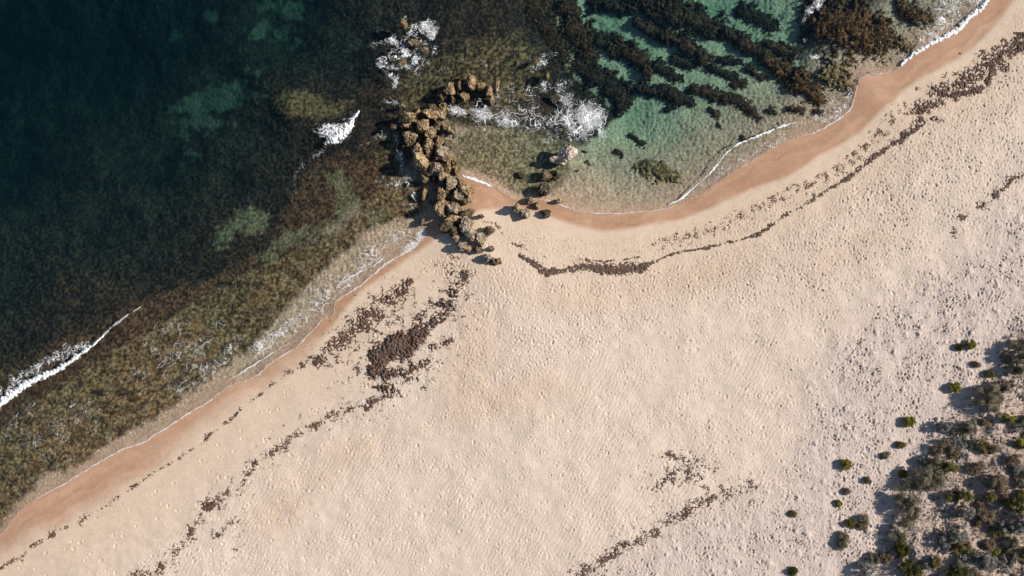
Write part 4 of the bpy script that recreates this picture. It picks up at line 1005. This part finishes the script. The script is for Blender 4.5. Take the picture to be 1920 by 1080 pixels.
# ------------------------------------------------------------------ shrubs on the dune
LEAFT = {'green': ((0.16, 0.17, 0.035), (0.52, 0.48, 0.13)), 'dgreen': ((0.045, 0.060, 0.014), (0.22, 0.225, 0.05)), 'yellow': ((0.15, 0.14, 0.03), (0.36, 0.31, 0.07)), 'sage': ((0.15, 0.145, 0.10), (0.50, 0.45, 0.33)),
         'silver': ((0.14, 0.15, 0.135), (0.55, 0.54, 0.50)), 'olive': ((0.14, 0.125, 0.05), (0.44, 0.37, 0.17)), 'dry': ((0.18, 0.14, 0.09), (0.50, 0.40, 0.29))}
def shrub(u, v, rx, ry, h, tone, label, group, seed, dens=1.0):
    r = np.random.default_rng(seed)
    g = float(gz(u, v)[0])
    x, y, _ = W(u, v, g)
    root = tag(empty('shrub', (x, y, g)), label, 'shrub', group)
    RX, RY = rx / PPM, ry / PPM
    nc = max(26, int(44 * RX * RY))
    # clump centres spread through the crown volume
    th = r.uniform(0, 6.283, nc); lob = 1 + 0.28 * np.sin(2 * th + r.uniform(0, 6)) + 0.22 * np.sin(3 * th + r.uniform(0, 6)); rr = np.sqrt(r.uniform(0, 1, nc)) * (0.95 if h < 0.65 else 1.0) * (lob if h > 0.65 or tone in ('sage', 'dry') else 1.0); hz = r.uniform(0.15, 1.0, nc) ** 0.8
    edge_h = np.sqrt(np.clip(1 - 0.75 * rr ** 2, 0.12, 1))
    cx, cy, cz = rr * np.cos(th) * RX, rr * np.sin(th) * RY, h * hz * edge_h
    if h < 0.65:
        nc_ = nc; cz = h * edge_h * r.uniform(0.55, 0.9, nc_); cx *= 0.86; cy *= 0.86
    cr = r.uniform(0.6, 1.15, nc) * (0.07 + 0.17 * min(RX, RY))
    per = int(110 * dens)
    ci = np.repeat(np.arange(nc), per); n = len(ci)
    d = r.normal(size=(n, 3)); d /= np.linalg.norm(d, axis=1, keepdims=True)
    p = np.stack([cx[ci], cy[ci], cz[ci]], -1) + d * (cr[ci] * r.uniform(0.35, 1.15, n) ** 0.6)[:, None] * np.array([1, 1, 0.75])
    p[:, 2] = np.maximum(p[:, 2], 0.02)
    ax = d + r.normal(size=(n, 3)) * 0.6 + np.array([0, 0, 0.35]); ax /= np.linalg.norm(ax, axis=1, keepdims=True)
    side = np.cross(ax, r.normal(size=(n, 3))); side /= np.linalg.norm(side, axis=1, keepdims=True) + 1e-9
    L = r.uniform(0.07, 0.16, n)[:, None]; B = L * r.uniform(0.35, 0.6, n)[:, None]
    if tone in ('sage', 'dry', 'olive'): L = L * 2.0; B = B * 0.7
    co = np.stack([p - side * B * 0.5, p + ax * L * 0.5 - 0 * side, p + side * B * 0.5, p + ax * L * 0 - ax * L * 0.5], 1).reshape(-1, 3)
    f = np.arange(4 * n).reshape(n, 4)
    lo, hi = LEAFT[tone]
    k = np.clip(r.uniform(0, 1, n) * 0.6 + r.uniform(0, 1, nc)[ci] * 0.5 - 0.05, 0, 1)
    c = mix(lo, hi, k)
    obj('foliage', mesh_np('foliage', co, f, M_LEAF, False, {'Col': np.repeat(c, 4, 0)}), root)
    # woody stems from the base to the clumps
    ns = min(nc, 26); V, Fq, Cc = [], [], []
    for s in range(ns):
        a = np.array([0.12 * RX * r.normal(), 0.12 * RY * r.normal(), -0.05]); b = np.array([cx[s], cy[s], cz[s]]); m = (a + b) / 2 + r.normal(size=3) * 0.05 + np.array([0, 0, 0.06])
        w = [0.022, 0.015, 0.008]
        o0 = len(V)
        for q, wq in zip((a, m, b), w):
            for t in range(4):
                V.append((q[0] + wq * math.cos(t * 1.571), q[1] + wq * math.sin(t * 1.571), q[2] + 0.3 * wq * math.sin(t * 1.571)))
        for lv in range(2):
            for t in range(4):
                Fq.append((o0 + lv * 4 + t, o0 + lv * 4 + (t + 1) % 4, o0 + lv * 4 + 4 + (t + 1) % 4, o0 + lv * 4 + 4 + t))
    V = np.array(V)
    obj('stems', mesh_np('stems', V, np.array(Fq), M_TWIG, True, {'Col': np.tile(np.array([[0.22, 0.18, 0.14]]), (len(V), 1))}), root)
    return root
SMALL = [(1815,645,12,9,.55,'green','bright green cushion shrub, highest of those on open sand'),(1797,651,8,6,.4,'dgreen','small dark cushion touching the left of the highest green shrub'),(1787,725,12,11,.6,'green','bright green cushion shrub alone left of the tall sage shrub'),
 (1701,789,11,11,.6,'green','bright green cushion shrub left of the grey twiggy shrubs'),(1687,833,8,6,.35,'olive','low olive cushion below the lone bright green one'),(1658,854,7,6,.25,'sage','faint sage tuft on open sand'),(1583,870,11,10,.5,'green','round green cushion shrub furthest out on the sand'),
 (1690,887,9,8,.5,'yellow','yellow flowering cushion at the edge of the dune scrub'),(1626,900,6,5,.25,'olive','tiny olive tuft between the two rows of cushions'),(1586,921,6,5,.22,'sage','tiny sage tuft below the furthest green cushion'),(1571,943,6,6,.3,'green','little bright green tuft on the lower right sand'),
 (1592,981,10,7,.4,'yellow','yellow-green cushion beside the twiggy grey shrub'),(1485,963,6,6,.25,'olive','leftmost olive tuft on the lower right sand'),(1579,1013,13,15,.5,'sage','loose sage shrub at the front of the dune'),(1689,1024,18,15,.7,'dgreen','dense dark green dome shrub on clear sand'),
 (1706,1066,22,16,.8,'dgreen','wide dense green dome shrub at the bottom edge'),(1485,1070,9,8,.35,'dgreen','dark green tuft leftmost at the bottom edge'),(1829,683,7,5,.2,'dry','low brown tuft beside the shadow of the tall sage shrub'),(1856,700,8,7,.35,'olive','olive tuft in the shadow of the right-edge shrub')]
BIG = [(1904,655,22,26,1.5,'sage','tall sage shrub at the right edge casting a wide shadow'),(1904,688,18,15,1.1,'sage','sage shrub just below the tall one at the right edge'),(1848,745,22,26,1.35,'sage','tall rounded sage shrub with a broad dark shadow on its left'),(1880,722,14,10,.8,'dry','dry shrub between the two tall sage shrubs'),
 (1805,800,25,14,.9,'sage','wide grey-green shrub above the dry litter'),(1764,796,14,12,1.0,'silver','greyish shrub at the left end of the wide one'),(1836,834,14,13,.7,'olive','olive shrub standing in the dry litter'),(1766,838,16,13,.7,'dry','grey twiggy shrub in shadow below the greyish one'),
 (1735,892,26,28,1.3,'sage','largest sage shrub at the left front of the scrub'),(1776,873,17,15,.8,'olive','olive shrub at the right of the largest sage one'),(1697,945,20,34,1.2,'sage','long sage shrub running down the dune front'),(1727,862,10,8,.6,'silver','small grey shrub at the top of the largest sage one'),
 (1887,782,14,10,.7,'green','bright green shrub beside the dark shadow at the right edge'),(1910,831,12,10,.7,'green','bright green shrub at the right edge below the dark hollow'),(1912,797,14,16,1.2,'silver','dark silvery shrub filling the hollow at the right edge'),(1866,905,18,17,1.1,'dry','dry rounded shrub with a deep shadow on its left'),
 (1803,928,12,10,.8,'olive','dark olive shrub above the white-leaved one'),(1854,932,12,9,.5,'olive','olive shrub below the dry rounded one'),(1804,957,15,13,1.0,'silver','white-leaved shrub standing bright against its shadow'),(1841,968,16,16,.8,'dry','brown dead shrub right of the white-leaved one'),
 (1786,1002,20,15,.9,'silver','silver shrub below the white-leaved one'),(1765,1018,9,13,.8,'silver','bluish silver tuft at the front edge of the lower scrub'),(1800,1024,18,14,.7,'olive','olive shrub right of the bluish silver tuft'),(1838,1046,22,16,.9,'silver','silver shrub near the bottom edge, left of two'),
 (1880,1055,16,14,.8,'silver','silver shrub near the bottom edge, right of two'),(1884,984,18,13,1.0,'silver','silver shrub with bright tips in the dark lower right scrub'),(1910,978,14,14,1.1,'silver','silver shrub at the right edge of the dark scrub'),(1898,945,18,14,1.0,'dgreen','dark shrub above the silver ones at the right edge'),
 (1622,1066,15,14,.8,'silver','silver and dark shrub at the bottom edge left of the green dome'),(1637,1045,15,10,.6,'sage','sage shrub just above the silver one at the bottom edge'),(1750,1051,9,12,.6,'olive','upright olive shrub between the dome and the silver scrub'),(1788,1073,22,12,.8,'dgreen','dark green shrub on the bottom edge right of the wide dome'),
 (1848,1020,14,11,.6,'dry','dry shrub between the silver shrubs near the bottom'),(1862,1031,10,8,.6,'green','small green shrub among the silver ones near the bottom'),(1614,978,12,17,.5,'dry','grey leafless shrub right of the yellow-green cushion'),(1899,863,16,9,.4,'dry','low dry shrub under the bright one at the right edge'),
 (1910,905,14,12,.6,'sage','sage shrub at the right edge above the dark scrub'),(1915,1035,14,18,1.0,'dgreen','dark green shrub in the lower right corner'),(1820,880,12,8,.3,'dry','low dry tuft in the middle of the litter'),(1845,790,12,7,.25,'dry','low dry tuft left of the bright green shrub at right')]
for i, (u, v, rx, ry, h, tone, lab) in enumerate(SMALL):
    shrub(u, v, rx, ry, h, tone, lab, 'small shrubs on the sand in front of the dune', 20000 + i, 1.3)
for i, (u, v, rx, ry, h, tone, lab) in enumerate(BIG):
    shrub(u, v, rx, ry, h, tone, lab, 'shrubs of the dune scrub', 21000 + i)
_r = np.random.default_rng(606); LOW = []
while len(LOW) < 26:
    u, v = _r.uniform(1640, 1935), _r.uniform(720, 1095)
    k = float(sample(F_dune, np.array([u]), np.array([v]))[0])
    if k < 25 or _r.uniform() > 0.25 + 0.75 * min(1, max(0, (u - 1700) / 200) * max(0, (v - 700) / 300) * 1.6): continue
    if any(math.hypot(u - q[0], v - q[1]) < 15 for q in LOW) or any(math.hypot(u - q[0], v - q[1]) < 9 for q in BIG): continue
    LOW.append((u, v))
LOW.sort()
for i, (u, v) in enumerate(LOW):
    tone = ['dry', 'sage', 'silver', 'sage', 'olive', 'dry'][i % 6]
    near = min(BIG, key=lambda q: math.hypot(u - q[0], v - q[1]))
    side = ('right' if u > near[0] else 'left') if abs(u - near[0]) > abs(v - near[1]) else ('below' if v > near[1] else 'above')
    word = {'dry': 'brown', 'olive': 'olive', 'silver': 'silvery', 'sage': 'grey-green', 'dgreen': 'dark green'}[tone]
    ref = ' '.join(near[6].split()[:6]).split(',')[0]
    for cut in (' at', ' in', ' with', ' the', ' beside', ' of', ' a', ' above', ' below', ' right', ' left', ' standing', ' just', ' under', ' filling', ' casting', ' between', ' running', ' near', ' on', ' and', ' among', ' its'):
        while ref.endswith(cut): ref = ref[:-len(cut)]
    lab = f'low {word} tuft {side + (" of" if side in ("left", "right") else "")} the {ref}, {ORD[i] if i < len(ORD) else str(i + 1) + "th"} low tuft from left'
    shrub(u, v, _r.uniform(9, 19), _r.uniform(8, 16), _r.uniform(0.2, 0.55), tone, ' '.join(lab.split()[:16]), 'low tufts in the dune scrub', 23000 + i, 0.8)
g = float(gz(1678, 988)[0])
rock(1678, 988, 8, 6, 10, 'pale', g + 0.25, 0.45, 'pale grey stone on the dune front casting a long thin shadow', None, 22000)
# dry twigs and litter between the dune shrubs
def dune_litter():
    r = np.random.default_rng(31)
    n = 20000
    u = r.uniform(1560, 2000, n); v = r.uniform(560, 1150, n)
    k = sample(F_dune, u, v) + 40 * fbm(u / 30, v / 30, 2, 91)
    keep = (k > 0) & (r.uniform(0, 1, n) < 0.25 + sstep(0, 60, k)) & (fbm(u / 14, v / 14, 2, 93) > -0.15)
    u, v = u[keep], v[keep]; n = len(u)
    z = gz(u, v); x, y, _ = W(u, v, z)
    p = np.stack([x, y, z + 0.02], -1)
    a = r.uniform(0, 6.283, n); el = r.uniform(0, 0.9, n); L = r.uniform(0.08, 0.30, n)
    d = np.stack([np.cos(a) * np.cos(el), np.sin(a) * np.cos(el), np.sin(el)], -1) * L[:, None]
    s = np.stack([-np.sin(a), np.cos(a), 0 * a], -1) * r.uniform(0.015, 0.045, n)[:, None]
    co = np.stack([p - s, p + s, p + d + s * 0.4, p + d - s * 0.4], 1).reshape(-1, 3)
    c = mix((0.07, 0.055, 0.035), (0.30, 0.24, 0.15), r.uniform(0, 1, n))
    o = obj('dune_litter', mesh_np('dune_litter', co, np.arange(4 * n).reshape(n, 4), M_LEAF, False, {'Col': np.repeat(c, 4, 0)}))
    tag(o, 'dry twigs and grass blades strewn between the dune shrubs', 'litter', kind='stuff')
dune_litter()
